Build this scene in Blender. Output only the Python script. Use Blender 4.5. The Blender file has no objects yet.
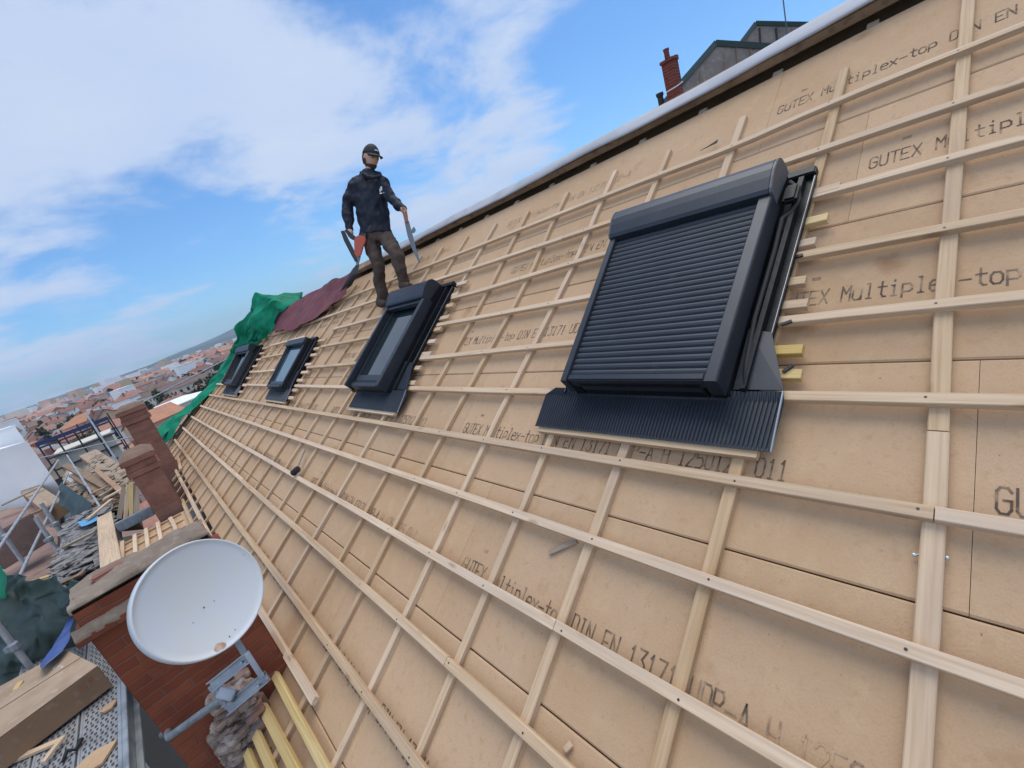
import bpy, bmesh, math, random
from mathutils import Vector, Matrix, noise as mnoise
random.seed(7)
S = 0.9                                   # model units to metres
scene = bpy.context.scene
col = scene.collection
V = Vector
# ------------------------------------------------------------------ camera solved from the roof grid
CAMP = V((-1.40415550, -0.177232544, 1.02676580))
YAW, PITCH, ROLL = 0.679414981, -0.287264171, -0.325030190
FPX = 447.060879
TH = 0.574838157
CBS = 0.497597
G = 0.3625
cf = V((math.sin(YAW)*math.cos(PITCH), math.cos(YAW)*math.cos(PITCH), math.sin(PITCH)))
_r = V((math.cos(YAW), -math.sin(YAW), 0)); _u = _r.cross(cf)
cr = math.cos(ROLL)*_r + math.sin(ROLL)*_u
cu = -math.sin(ROLL)*_r + math.cos(ROLL)*_u
eu = V((0, 1, 0)); ev = V((math.cos(TH), 0, math.sin(TH))); ew = V((-math.sin(TH), 0, math.cos(TH)))
def R(u, v, w=0.0): return eu*u + ev*v + ew*w
def ray(x, y): return cf + cr*((x-512)/FPX) - cu*((y-384)/FPX)
def at(x, y, depth): return CAMP + ray(x, y)*depth
def uv(x, y, w=0.0):
    d = ray(x, y); t = (w - CAMP.dot(ew))/d.dot(ew); P = CAMP + d*t
    return P.dot(eu), P.dot(ev)
def onroof(x, y, w=0.0): return R(*uv(x, y, w), w)
def onz(x, y, z):
    d = ray(x, y); return CAMP + d*((z-CAMP.z)/d.z)
def ony(x, y, Y):
    d = ray(x, y); return CAMP + d*((Y-CAMP.y)/d.y)
def lerp(a, b, t): return a+(b-a)*t
def poly(pts, x):
    if x <= pts[0][0]: return pts[0][1]
    for (a, b), (c, d) in zip(pts, pts[1:]):
        if x <= c: return b+(d-b)*(x-a)/(c-a)
    return pts[-1][1]

# ------------------------------------------------------------------ materials
def mat(name, color, rough=0.7, metal=0.0, noise=None, bump=0.0, bscale=60.0, spec=0.5, sheen=0.0, var=0.0):
    """noise: list of (scale, color2, lo, hi) blended in by a noise mask"""
    m = bpy.data.materials.new(name); m.use_nodes = True
    nt = m.node_tree; b = nt.nodes['Principled BSDF']
    b.inputs['Roughness'].default_value = rough; b.inputs['Metallic'].default_value = metal
    b.inputs['Specular IOR Level'].default_value = spec
    b.inputs['Base Color'].default_value = (*color, 1)
    if sheen: b.inputs['Sheen Weight'].default_value = sheen
    tc = nt.nodes.new('ShaderNodeTexCoord'); out = None
    rgb = nt.nodes.new('ShaderNodeRGB'); rgb.outputs[0].default_value = (*color, 1); out = rgb.outputs[0]
    for sc, c2, lo, hi in (noise or []):
        n = nt.nodes.new('ShaderNodeTexNoise'); n.inputs['Scale'].default_value = sc; n.inputs['Detail'].default_value = 6
        nt.links.new(tc.outputs['Object'], n.inputs['Vector'])
        mr = nt.nodes.new('ShaderNodeMapRange'); mr.inputs[1].default_value = lo; mr.inputs[2].default_value = hi
        nt.links.new(n.outputs['Fac'], mr.inputs[0])
        mx = nt.nodes.new('ShaderNodeMix'); mx.data_type = 'RGBA'
        nt.links.new(mr.outputs[0], mx.inputs[0]); nt.links.new(out, mx.inputs[6]); mx.inputs[7].default_value = (*c2, 1)
        out = mx.outputs[2]
    if var:
        oi = nt.nodes.new('ShaderNodeObjectInfo')
        hs = nt.nodes.new('ShaderNodeHueSaturation')
        mr = nt.nodes.new('ShaderNodeMapRange'); mr.inputs[3].default_value = 1-var; mr.inputs[4].default_value = 1+var
        nt.links.new(oi.outputs['Random'], mr.inputs[0]); nt.links.new(mr.outputs[0], hs.inputs['Value'])
        nt.links.new(out, hs.inputs['Color']); out = hs.outputs[0]
    nt.links.new(out, b.inputs['Base Color'])
    if bump:
        n = nt.nodes.new('ShaderNodeTexNoise'); n.inputs['Scale'].default_value = bscale; n.inputs['Detail'].default_value = 8
        nt.links.new(tc.outputs['Object'], n.inputs['Vector'])
        bp = nt.nodes.new('ShaderNodeBump'); bp.inputs['Strength'].default_value = bump; bp.inputs['Distance'].default_value = 0.01
        nt.links.new(n.outputs['Fac'], bp.inputs['Height']); nt.links.new(bp.outputs[0], b.inputs['Normal'])
    return m

def wood(name, color, dark, knot, var=0.12, hue=0.0):
    """sawn softwood; grain follows the 'grain' attribute (length, across, seed)"""
    m = bpy.data.materials.new(name); m.use_nodes = True
    nt = m.node_tree; b = nt.nodes['Principled BSDF']; b.inputs['Roughness'].default_value = 0.75
    b.inputs['Specular IOR Level'].default_value = 0.25
    at_ = nt.nodes.new('ShaderNodeAttribute'); at_.attribute_name = 'grain'
    mp = nt.nodes.new('ShaderNodeMapping'); mp.inputs['Scale'].default_value = (2.2, 70, 3)
    nt.links.new(at_.outputs['Vector'], mp.inputs['Vector'])
    n = nt.nodes.new('ShaderNodeTexNoise'); n.inputs['Scale'].default_value = 1.0; n.inputs['Detail'].default_value = 5; n.inputs['Distortion'].default_value = 0.6
    nt.links.new(mp.outputs[0], n.inputs['Vector'])
    mr = nt.nodes.new('ShaderNodeMapRange'); mr.inputs[1].default_value = 0.35; mr.inputs[2].default_value = 0.7
    nt.links.new(n.outputs['Fac'], mr.inputs[0])
    mx = nt.nodes.new('ShaderNodeMix'); mx.data_type = 'RGBA'; mx.inputs[6].default_value = (*color, 1); mx.inputs[7].default_value = (*dark, 1)
    nt.links.new(mr.outputs[0], mx.inputs[0])
    # weathering blotches
    mp2 = nt.nodes.new('ShaderNodeMapping'); mp2.inputs['Scale'].default_value = (1.3, 9, 3)
    nt.links.new(at_.outputs['Vector'], mp2.inputs['Vector'])
    n2 = nt.nodes.new('ShaderNodeTexNoise'); n2.inputs['Scale'].default_value = 1.0; n2.inputs['Detail'].default_value = 4
    nt.links.new(mp2.outputs[0], n2.inputs['Vector'])
    mr2 = nt.nodes.new('ShaderNodeMapRange'); mr2.inputs[1].default_value = 0.45; mr2.inputs[2].default_value = 0.75; mr2.inputs[4].default_value = 0.75
    nt.links.new(n2.outputs['Fac'], mr2.inputs[0])
    mx2 = nt.nodes.new('ShaderNodeMix'); mx2.data_type = 'RGBA'; mx2.inputs[7].default_value = (*knot, 1)
    nt.links.new(mx.outputs[2], mx2.inputs[6]); nt.links.new(mr2.outputs[0], mx2.inputs[0])
    # knots
    mp3 = nt.nodes.new('ShaderNodeMapping'); mp3.inputs['Scale'].default_value = (4.2, 16, 3)
    nt.links.new(at_.outputs['Vector'], mp3.inputs['Vector'])
    vo = nt.nodes.new('ShaderNodeTexVoronoi'); vo.inputs['Scale'].default_value = 0.8
    nt.links.new(mp3.outputs[0], vo.inputs['Vector'])
    mr3 = nt.nodes.new('ShaderNodeMapRange'); mr3.inputs[1].default_value = 0.06; mr3.inputs[2].default_value = 0.16; mr3.inputs[3].default_value = 0.55; mr3.inputs[4].default_value = 0.0
    nt.links.new(vo.outputs['Distance'], mr3.inputs[0])
    mx3 = nt.nodes.new('ShaderNodeMix'); mx3.data_type = 'RGBA'; mx3.inputs[7].default_value = (0.25, 0.14, 0.06, 1)
    nt.links.new(mx2.outputs[2], mx3.inputs[6]); nt.links.new(mr3.outputs[0], mx3.inputs[0])
    oi = nt.nodes.new('ShaderNodeObjectInfo'); hs = nt.nodes.new('ShaderNodeHueSaturation')
    mr4 = nt.nodes.new('ShaderNodeMapRange'); mr4.inputs[3].default_value = 1-var; mr4.inputs[4].default_value = 1+var*0.6
    nt.links.new(oi.outputs['Random'], mr4.inputs[0]); nt.links.new(mr4.outputs[0], hs.inputs['Value'])
    m5 = nt.nodes.new('ShaderNodeMapRange'); m5.inputs[3].default_value = 1.08; m5.inputs[4].default_value = 0.88; nt.links.new(oi.outputs['Random'], m5.inputs[0]); nt.links.new(m5.outputs[0], hs.inputs['Saturation'])
    nt.links.new(mx3.outputs[2], hs.inputs['Color']); nt.links.new(hs.outputs[0], b.inputs['Base Color'])
    bp = nt.nodes.new('ShaderNodeBump'); bp.inputs['Strength'].default_value = 0.25; bp.inputs['Distance'].default_value = 0.004
    nt.links.new(n.outputs['Fac'], bp.inputs['Height']); nt.links.new(bp.outputs[0], b.inputs['Normal'])
    return m

def brickmat(name, c1, c2, mortar, sc=1.0):
    m = bpy.data.materials.new(name); m.use_nodes = True
    nt = m.node_tree; b = nt.nodes['Principled BSDF']; b.inputs['Roughness'].default_value = 0.85; b.inputs['Specular IOR Level'].default_value = 0.25
    tc = nt.nodes.new('ShaderNodeTexCoord'); sp = nt.nodes.new('ShaderNodeSeparateXYZ'); nt.links.new(tc.outputs['Object'], sp.inputs[0])
    ad = nt.nodes.new('ShaderNodeMath'); nt.links.new(sp.outputs[0], ad.inputs[0]); nt.links.new(sp.outputs[1], ad.inputs[1])
    cb = nt.nodes.new('ShaderNodeCombineXYZ'); nt.links.new(ad.outputs[0], cb.inputs[0]); nt.links.new(sp.outputs[2], cb.inputs[1])
    nd = nt.nodes.new('ShaderNodeTexNoise'); nd.inputs['Scale'].default_value = 14; nt.links.new(tc.outputs['Object'], nd.inputs['Vector'])
    va = nt.nodes.new('ShaderNodeMix'); va.data_type = 'RGBA'; va.blend_type = 'LINEAR_LIGHT'; va.inputs[0].default_value = 0.012
    nt.links.new(cb.outputs[0], va.inputs[6]); nt.links.new(nd.outputs['Color'], va.inputs[7])
    br = nt.nodes.new('ShaderNodeTexBrick'); br.inputs['Color1'].default_value = (*c1, 1); br.inputs['Color2'].default_value = (*c2, 1); br.inputs['Mortar'].default_value = (*mortar, 1)
    br.inputs['Scale'].default_value = 1.0/sc; br.inputs['Brick Width'].default_value = 0.22; br.inputs['Row Height'].default_value = 0.056; br.inputs['Mortar Size'].default_value = 0.005; br.inputs['Mortar Smooth'].default_value = 0.4
    nt.links.new(va.outputs[2], br.inputs['Vector'])
    n = nt.nodes.new('ShaderNodeTexNoise'); n.inputs['Scale'].default_value = 6; n.inputs['Detail'].default_value = 8; nt.links.new(tc.outputs['Object'], n.inputs['Vector'])
    mr = nt.nodes.new('ShaderNodeMapRange'); mr.inputs[1].default_value = 0.4; mr.inputs[2].default_value = 0.75; mr.inputs[4].default_value = 0.6
    nt.links.new(n.outputs['Fac'], mr.inputs[0])
    mx = nt.nodes.new('ShaderNodeMix'); mx.data_type = 'RGBA'; nt.links.new(mr.outputs[0], mx.inputs[0]); nt.links.new(br.outputs['Color'], mx.inputs[6])
    mx.inputs[7].default_value = (c2[0]*0.55, c2[1]*0.6, c2[2]*0.7, 1)
    nt.links.new(mx.outputs[2], b.inputs['Base Color'])
    bp = nt.nodes.new('ShaderNodeBump'); bp.inputs['Strength'].default_value = 0.6; bp.inputs['Distance'].default_value = 0.006; bp.invert = True
    nt.links.new(br.outputs['Fac'], bp.inputs['Height']); nt.links.new(bp.outputs[0], b.inputs['Normal'])
    return m

def deckmat():
    m = mat('wood_fibre_board', (0.455, 0.304, 0.186), 0.9, noise=[(1.3, (0.415, 0.26, 0.14), 0.42, 0.75), (11, (0.49, 0.335, 0.195), 0.52, 0.85), (38, (0.385, 0.245, 0.13), 0.56, 0.80), (240, (0.38, 0.245, 0.14), 0.52, 0.80), (4.3, (0.30, 0.17, 0.085), 0.64, 0.80), (90, (0.20, 0.115, 0.06), 0.70, 0.78)], bump=0.16, bscale=140, spec=0.15, var=0.045)
    return m

M = dict(
    deck=deckmat(),
    ink=mat('printed_ink', (0.10, 0.072, 0.055), 0.9, noise=[(22, (0.36, 0.25, 0.16), 0.42, 0.66)], spec=0.1),
    ink_faint=mat('worn_printed_ink', (0.21, 0.145, 0.098), 0.9, noise=[(22, (0.43, 0.29, 0.175), 0.36, 0.58)], spec=0.1),
    mossy=mat('mossy_cap', (0.15, 0.095, 0.06), 0.95, noise=[(6, (0.22, 0.13, 0.09), 0.4, 0.7)], bump=0.8, bscale=20),
    pane_sky=mat('sky_tinted_glass', (0.035, 0.085, 0.095), 0.05, spec=0.9),  # teal of the reflected sky put into the glass base colour
    core=mat('roof_core', (0.035, 0.028, 0.022), 0.9),
    batten=wood('batten_wood', (0.62, 0.455, 0.295), (0.47, 0.315, 0.185), (0.45, 0.335, 0.245), 0.14),
    counter=wood('counter_batten_wood', (0.57, 0.405, 0.25), (0.43, 0.28, 0.155), (0.43, 0.305, 0.21), 0.14),
    fresh=wood('fresh_yellow_wood', (0.62, 0.455, 0.19), (0.47, 0.31, 0.11), (0.50, 0.37, 0.19)),
    grey_wood=wood('weathered_wood', (0.38, 0.30, 0.22), (0.25, 0.19, 0.13), (0.30, 0.25, 0.2)),
    nail=mat('nail_steel', (0.06, 0.055, 0.05), 0.5, 0.6),
    anthra=mat('anthracite_aluminium', (0.016, 0.020, 0.027), 0.45, 0.0, noise=[(5, (0.022, 0.027, 0.035), 0.4, 0.7), (45, (0.045, 0.046, 0.047), 0.62, 0.85), (9, (0.05, 0.05, 0.05), 0.66, 0.85)], spec=0.45),
    anthra2=mat('anthracite_slat', (0.021, 0.025, 0.032), 0.52, 0.0, noise=[(4, (0.026, 0.032, 0.042), 0.4, 0.7), (14, (0.05, 0.052, 0.055), 0.62, 0.85)], spec=0.4),
    grey_cap=mat('grey_plastic_cap', (0.085, 0.088, 0.092), 0.5),
    black=mat('black_flashing', (0.006, 0.0065, 0.0075), 0.5, noise=[(9, (0.014, 0.014, 0.015), 0.5, 0.75)], bump=0.2, bscale=25, spec=0.3),
    rubber=mat('black_rubber', (0.012, 0.012, 0.012), 0.7),
    silver=mat('bare_aluminium_edge', (0.34, 0.35, 0.36), 0.4, 0.8),
    pane=mat('skylight_glass', (0.012, 0.020, 0.022), 0.04, 0.0, spec=0.9),
    lining=mat('pale_blind', (0.42, 0.47, 0.45), 0.6),
    galv=mat('galvanised_steel', (0.33, 0.35, 0.37), 0.5, 0.6, noise=[(12, (0.22, 0.23, 0.25), 0.4, 0.7), (40, (0.45, 0.46, 0.47), 0.55, 0.8)]),
    dish=mat('dish_paint', (0.57, 0.57, 0.55), 0.75, noise=[(5, (0.54, 0.575, 0.61), 0.4, 0.75), (38, (0.30, 0.31, 0.31), 0.72, 0.8)]),
    rust=mat('rust_stain', (0.42, 0.22, 0.12), 0.8, noise=[(30, (0.55, 0.45, 0.38), 0.4, 0.65)]),
    brick=brickmat('red_brick', (0.27, 0.078, 0.038), (0.185, 0.05, 0.026), (0.19, 0.085, 0.055)),
    brick2=brickmat('worn_brick', (0.31, 0.145, 0.10), (0.25, 0.11, 0.075), (0.27, 0.15, 0.11)),
    brick3=brickmat('dark_red_brick', (0.20, 0.045, 0.03), (0.14, 0.032, 0.022), (0.22, 0.13, 0.1)),
    mortar=mat('old_mortar', (0.215, 0.165, 0.12), 0.95, noise=[(4, (0.15, 0.105, 0.075), 0.4, 0.7), (25, (0.27, 0.22, 0.17), 0.5, 0.8), (7, (0.20, 0.085, 0.05), 0.58, 0.72)], bump=0.8, bscale=30),
    rubble=mat('broken_masonry', (0.25, 0.185, 0.15), 0.95, noise=[(9, (0.42, 0.35, 0.30), 0.48, 0.62), (28, (0.16, 0.12, 0.10), 0.55, 0.8), (5, (0.30, 0.13, 0.08), 0.55, 0.75)], bump=1.0, bscale=22),
    slate=mat('old_slates', (0.22, 0.205, 0.195), 0.8, noise=[(7, (0.36, 0.33, 0.30), 0.45, 0.65), (16, (0.07, 0.07, 0.075), 0.5, 0.7)], bump=0.6, bscale=18, var=0.3),
    cardboard=mat('cardboard', (0.32, 0.19, 0.105), 0.9, noise=[(3, (0.25, 0.145, 0.08), 0.4, 0.7), (12, (0.38, 0.26, 0.17), 0.55, 0.8)], var=0.15),
    cardboard_top=mat('pale_cardboard', (0.36, 0.26, 0.175), 0.9, noise=[(5, (0.28, 0.19, 0.12), 0.4, 0.7), (12, (0.46, 0.37, 0.28), 0.58, 0.8)]),  # lid flaps: paler brown than the box body, with lighter blotches
    print_red=mat('red_print', (0.36, 0.10, 0.06), 0.9),
    print_white=mat('pale_print', (0.55, 0.47, 0.40), 0.9),
    label_white=mat('white_label', (0.62, 0.60, 0.56), 0.8),
    deckgrey=mat('perforated_steel', (0.36, 0.36, 0.36), 0.55, 0.4, noise=[(6, (0.26, 0.255, 0.25), 0.4, 0.7)]),
    hole=mat('deck_hole', (0.05, 0.048, 0.046), 0.9),
    toe=mat('toe_board_aluminium', (0.36, 0.38, 0.39), 0.5, 0.5, noise=[(7, (0.22, 0.23, 0.24), 0.45, 0.7)]),
    tube=mat('scaffold_tube', (0.42, 0.42, 0.42), 0.5, 0.5, noise=[(9, (0.28, 0.27, 0.26), 0.45, 0.7)]),
    greennet=mat('dark_green_tarp', (0.022, 0.040, 0.034), 0.6, noise=[(4, (0.045, 0.07, 0.058), 0.45, 0.7)], bump=0.5, bscale=9),
    bluetarp=mat('blue_tarp', (0.05, 0.085, 0.24), 0.45, noise=[(8, (0.10, 0.13, 0.28), 0.5, 0.7)]),
    lightblue=mat('light_blue_sheet', (0.10, 0.30, 0.52), 0.6),
    green=mat('green_tarp', (0.0, 0.155, 0.075), 0.6, noise=[(5, (0.0, 0.23, 0.12), 0.45, 0.7)], bump=0.6, bscale=9, spec=0.2),
    red=mat('maroon_tarp', (0.125, 0.026, 0.030), 0.7, noise=[(6, (0.17, 0.04, 0.04), 0.45, 0.7)], bump=0.5, bscale=12),
    blackcloth=mat('black_cloth', (0.02, 0.02, 0.022), 0.8),
    membrane=mat('white_membrane', (0.36, 0.36, 0.375), 0.7, noise=[(4, (0.29, 0.29, 0.305), 0.45, 0.7)], bump=0.3, bscale=9),
    ridgewood=mat('old_ridge_timber', (0.20, 0.125, 0.07), 0.85, noise=[(5, (0.30, 0.20, 0.12), 0.45, 0.7), (20, (0.1, 0.06, 0.035), 0.5, 0.75)]),
    navy=mat('navy_jacket', (0.006, 0.008, 0.017), 0.7, noise=[(12, (0.010, 0.013, 0.025), 0.4, 0.7)], bump=0.7, bscale=16, spec=0.35),
    trousers=mat('brown_work_trousers', (0.070, 0.044, 0.032), 0.9, noise=[(7, (0.11, 0.08, 0.058), 0.52, 0.7), (14, (0.03, 0.023, 0.02), 0.5, 0.75)], bump=0.5, bscale=24),
    skin=mat('skin', (0.52, 0.28, 0.19), 0.55),
    beard=mat('dark_beard', (0.05, 0.03, 0.02), 0.85),
    cap=mat('black_cap', (0.008, 0.008, 0.010), 0.75),
    boots=mat('brown_boots', (0.06, 0.035, 0.022), 0.8),
    white=mat('white_print', (0.75, 0.75, 0.75), 0.7),
    toolred=mat('tool_orange_red', (0.42, 0.06, 0.025), 0.45),
    toolblack=mat('tool_black', (0.012, 0.012, 0.013), 0.5),
    toolgrey=mat('tool_steel', (0.12, 0.13, 0.14), 0.4, 0.6),
    handle=mat('tool_handle', (0.28, 0.11, 0.05), 0.6),
    sheeting=mat('white_sheeting', (0.84, 0.82, 0.78), 0.6, noise=[(0.7, (0.72, 0.70, 0.67), 0.4, 0.7)], bump=0.5, bscale=1.2),
    whitewall=mat('bright_white_render', (0.80, 0.79, 0.77), 0.8),
    gablewood=mat('grey_weatherboard', (0.20, 0.165, 0.145), 0.9, noise=[(2.5, (0.13, 0.105, 0.09), 0.4, 0.7), (9, (0.27, 0.235, 0.21), 0.55, 0.75)]),
    coping=mat('dark_green_coping', (0.035, 0.06, 0.058), 0.6),
    antenna=mat('antenna_metal', (0.12, 0.13, 0.14), 0.5, 0.5),
    ground=mat('ground_mix', (0.075, 0.07, 0.065), 0.95, noise=[(0.02, (0.09, 0.10, 0.065), 0.45, 0.6), (0.004, (0.06, 0.085, 0.045), 0.5, 0.62), (0.11, (0.13, 0.12, 0.11), 0.5, 0.7)]),
    hill=mat('hill_forest', (0.045, 0.07, 0.035), 0.95, noise=[(0.004, (0.09, 0.10, 0.05), 0.45, 0.65)]),
    tree=mat('tree_leaves', (0.035, 0.055, 0.022), 0.9, var=0.3),
    trunk=mat('tree_trunk', (0.07, 0.05, 0.035), 0.9),
    winglass=mat('window_glass', (0.03, 0.035, 0.04), 0.15, spec=0.6),
    housewall=mat('own_house_wall', (0.16, 0.15, 0.145), 0.9),
    faded=mat('faded_render', (0.22, 0.135, 0.11), 0.95, noise=[(3, (0.16, 0.11, 0.09), 0.4, 0.7), (10, (0.28, 0.19, 0.16), 0.55, 0.8)]),
    black_frame=mat('dark_scaffold', (0.02, 0.022, 0.03), 0.6),
    darkblue=mat('blue_net', (0.03, 0.04, 0.11), 0.7),
)
WALLS = [mat('plaster_cream', (0.66, 0.58, 0.47), 0.9, var=0.15), mat('plaster_white', (0.80, 0.78, 0.74), 0.9, var=0.06), mat('plaster_ochre', (0.50, 0.37, 0.24), 0.9, var=0.15), mat('plaster_grey', (0.42, 0.40, 0.38), 0.9, var=0.2), mat('plaster_pink', (0.52, 0.36, 0.29), 0.9, var=0.15)]
def tiled(name, c, c2):
    return mat(name, c, 0.9, noise=[(0.6, c2, 0.4, 0.7), (3.5, tuple(x*0.6 for x in c), 0.5, 0.8)], bump=0.6, bscale=4, var=0.42)
ROOFS = [tiled('tiles_terracotta', (0.27, 0.125, 0.085), (0.20, 0.11, 0.085)), tiled('tiles_brown', (0.17, 0.105, 0.08), (0.22, 0.14, 0.105)), tiled('tiles_orange', (0.36, 0.165, 0.09), (0.29, 0.145, 0.09)), tiled('roof_grey', (0.20, 0.19, 0.185), (0.26, 0.25, 0.24)), tiled('tiles_pinkish', (0.30, 0.18, 0.135), (0.25, 0.155, 0.125))]

# ------------------------------------------------------------------ mesh builder
class MB:
    def __init__(s): s.v = []; s.f = []; s.mi = []; s.g = []
    def add(s, pts, faces, mi=0, grain=None):
        o = len(s.v); s.v += [V(p) for p in pts]
        s.g += grain if grain else [(0, 0, 0)]*len(pts)
        for f in faces: s.f.append([o+i for i in f]); s.mi.append(mi)
        return s
    def hexa(s, p, mi=0):     # p: 4 bottom, 4 top in the same order
        return s.add(p, [(3,2,1,0), (4,5,6,7), (0,1,5,4), (1,2,6,5), (2,3,7,6), (3,0,4,7)], mi)
    def box(s, c, a, b, d, mi=0):    # centre and three half vectors
        c, a, b, d = V(c), V(a), V(b), V(d)
        return s.hexa([c-a-b-d, c+a-b-d, c+a+b-d, c-a+b-d, c-a-b+d, c+a-b+d, c+a+b+d, c-a+b+d], mi)
    def abox(s, x0, x1, y0, y1, z0, z1, mi=0):
        return s.hexa([(x0,y0,z0),(x1,y0,z0),(x1,y1,z0),(x0,y1,z0),(x0,y0,z1),(x1,y0,z1),(x1,y1,z1),(x0,y1,z1)], mi)
    def sweep(s, path, prof, side, mi=0, closed=True, seed=0.0, caps=True):
        """path: points; prof: list of (a,b) in (side, up) ; side: list of (side,up) vectors per point"""
        n = len(prof); pts = []; gr = []; L = 0
        for i, P in enumerate(path):
            if i: L += (path[i]-path[i-1]).length
            a, b = side[i] if isinstance(side, list) else side
            acc = 0
            for k, (x, y) in enumerate(prof):
                pts.append(P+a*x+b*y); gr.append((L+seed*7.3, x+y*0.6+seed*1.7, seed))
        fs = []
        m = n if closed else n-1
        for i in range(len(path)-1):
            for k in range(m):
                k2 = (k+1) % n; fs.append((i*n+k, i*n+k2, (i+1)*n+k2, (i+1)*n+k))
        if caps and closed:
            fs.append(tuple(range(n-1, -1, -1))); e = (len(path)-1)*n; fs.append(tuple(e+k for k in range(n)))
        return s.add(pts, fs, mi, gr)
    def tube(s, path, r, n=10, mi=0, caps=True):
        path = [V(p) for p in path]; rs = r if isinstance(r, (list, tuple)) else [r]*len(path)
        pts = []; fs = []; pa = None
        for i, P in enumerate(path):
            t = (path[min(i+1, len(path)-1)]-path[max(i-1, 0)]).normalized()
            if pa is None: a = t.cross(V((0, 0, 1)) if abs(t.z) < 0.9 else V((1, 0, 0))).normalized()
            else: a = (pa-t*pa.dot(t)).normalized()
            pa = a; b = t.cross(a)
            pts += [P+(a*math.cos(2*math.pi*k/n)+b*math.sin(2*math.pi*k/n))*rs[i] for k in range(n)]
        for i in range(len(path)-1):
            for k in range(n): fs.append((i*n+k, i*n+(k+1) % n, (i+1)*n+(k+1) % n, (i+1)*n+k))
        if caps: fs.append(tuple(range(n-1, -1, -1))); e = (len(path)-1)*n; fs.append(tuple(e+k for k in range(n)))
        return s.add(pts, fs, mi)
    def lathe(s, c, axis, prof, n=32, mi=0, a=None):
        axis = V(axis).normalized(); a = (V(a) if a else axis.cross(V((0, 0, 1)) if abs(axis.z) < 0.9 else V((1, 0, 0)))).normalized(); b = axis.cross(a)
        pts = [V(c)+axis*h+(a*math.cos(2*math.pi*k/n)+b*math.sin(2*math.pi*k/n))*r for r, h in prof for k in range(n)]
        fs = [(i*n+k, i*n+(k+1) % n, (i+1)*n+(k+1) % n, (i+1)*n+k) for i in range(len(prof)-1) for k in range(n)]
        return s.add(pts, fs, mi)
    def grid(s, rows, mi=0):
        n = len(rows[0]); pts = [p for r in rows for p in r]
        return s.add(pts, [(i*n+k, i*n+k+1, (i+1)*n+k+1, (i+1)*n+k) for i in range(len(rows)-1) for k in range(n-1)], mi)
    def prism(s, outline, d, mi=0):
        n = len(outline); d = V(d); o = [V(p) for p in outline]
        return s.add(o+[p+d for p in o], [tuple(range(n-1, -1, -1)), tuple(range(n, 2*n))]+[(k, (k+1) % n, n+(k+1) % n, n+k) for k in range(n)], mi)
    def build(s, name, mats, parent=None, smooth=False, bevel=0.0, thick=0.0, sub=0, recalc=True):
        me = bpy.data.meshes.new(name)
        pts = [p*S for p in s.v]
        if parent is not None: org = parent['_o']; org = V(org)
        else:
            lo = V((min(p[i] for p in pts) for i in range(3))); hi = V((max(p[i] for p in pts) for i in range(3)))
            org = V(((lo.x+hi.x)/2, (lo.y+hi.y)/2, lo.z))
        me.from_pydata([p-org for p in pts], [], s.f)
        at_ = me.attributes.new('grain', 'FLOAT_VECTOR', 'POINT')
        for i, g in enumerate(s.g): at_.data[i].vector = g
        mats = mats if isinstance(mats, (list, tuple)) else [mats]
        for m in mats: me.materials.append(m)
        for p, k in zip(me.polygons, s.mi): p.material_index = k; p.use_smooth = smooth
        if bevel or recalc:
            bm = bmesh.new(); bm.from_mesh(me)
            if recalc: bmesh.ops.recalc_face_normals(bm, faces=bm.faces)
            if bevel: bmesh.ops.bevel(bm, geom=[e for e in bm.edges if e.calc_face_angle(0) > 0.5], offset=bevel*S, segments=2, affect='EDGES', clamp_overlap=True)
            bm.to_mesh(me); bm.free()
        o = bpy.data.objects.new(name, me); col.objects.link(o)
        if parent is not None: o.parent = parent; o['_o'] = list(org)
        else: o.location = org; o['_o'] = list(org)
        if thick:
            md = o.modifiers.new('thickness', 'SOLIDIFY'); md.thickness = thick*S; md.offset = 0
        if sub:
            md = o.modifiers.new('smooth', 'SUBSURF'); md.levels = sub; md.render_levels = sub
        return o
def tag(o, label=None, cat=None, group=None, kind=None):
    if label: o['label'] = label
    if cat: o['category'] = cat
    if group: o['group'] = group
    if kind: o['kind'] = kind
    return o
def empty(name, loc, label, cat, group=None):
    o = bpy.data.objects.new(name, None); o.empty_display_size = 0.2; col.objects.link(o)
    o.location = V(loc)*S; o['_o'] = list(V(loc)*S)
    return tag(o, label, cat, group)
def rnd(a, b): return random.uniform(a, b)
# ------------------------------------------------------------------ camera, sky, sun
cd = bpy.data.cameras.new('camera'); cam = bpy.data.objects.new('camera', cd); col.objects.link(cam)
cam.matrix_world = Matrix(((cr.x, cu.x, -cf.x, CAMP.x*S), (cr.y, cu.y, -cf.y, CAMP.y*S), (cr.z, cu.z, -cf.z, CAMP.z*S), (0, 0, 0, 1)))
cd.sensor_width = 36; cd.lens = FPX/1024*36; cd.clip_end = 60000; cd.clip_start = 0.05
scene.camera = cam
SUN_AZ, SUN_EL = math.radians(74), math.radians(70)     # azimuth from +Y towards +X: the sun stands behind the ridge
sd = V((math.sin(SUN_AZ)*math.cos(SUN_EL), math.cos(SUN_AZ)*math.cos(SUN_EL), math.sin(SUN_EL)))
sl = bpy.data.lights.new('sun', 'SUN'); sl.energy = 2.1; sl.angle = math.radians(45); sl.color = (1.0, 0.95, 0.87)
so = bpy.data.objects.new('sun', sl); col.objects.link(so); so.rotation_euler = sd.to_track_quat('Z', 'Y').to_euler()
w = bpy.data.worlds.new('World'); scene.world = w; w.use_nodes = True
nt = w.node_tree; bg = nt.nodes['Background']
sky = nt.nodes.new('ShaderNodeTexSky'); sky.sky_type = 'NISHITA'; sky.sun_disc = False
sky.sun_elevation = SUN_EL; sky.sun_rotation = SUN_AZ; sky.altitude = 300; sky.air_density = 1.0; sky.dust_density = 0.6; sky.ozone_density = 2.0
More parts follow.
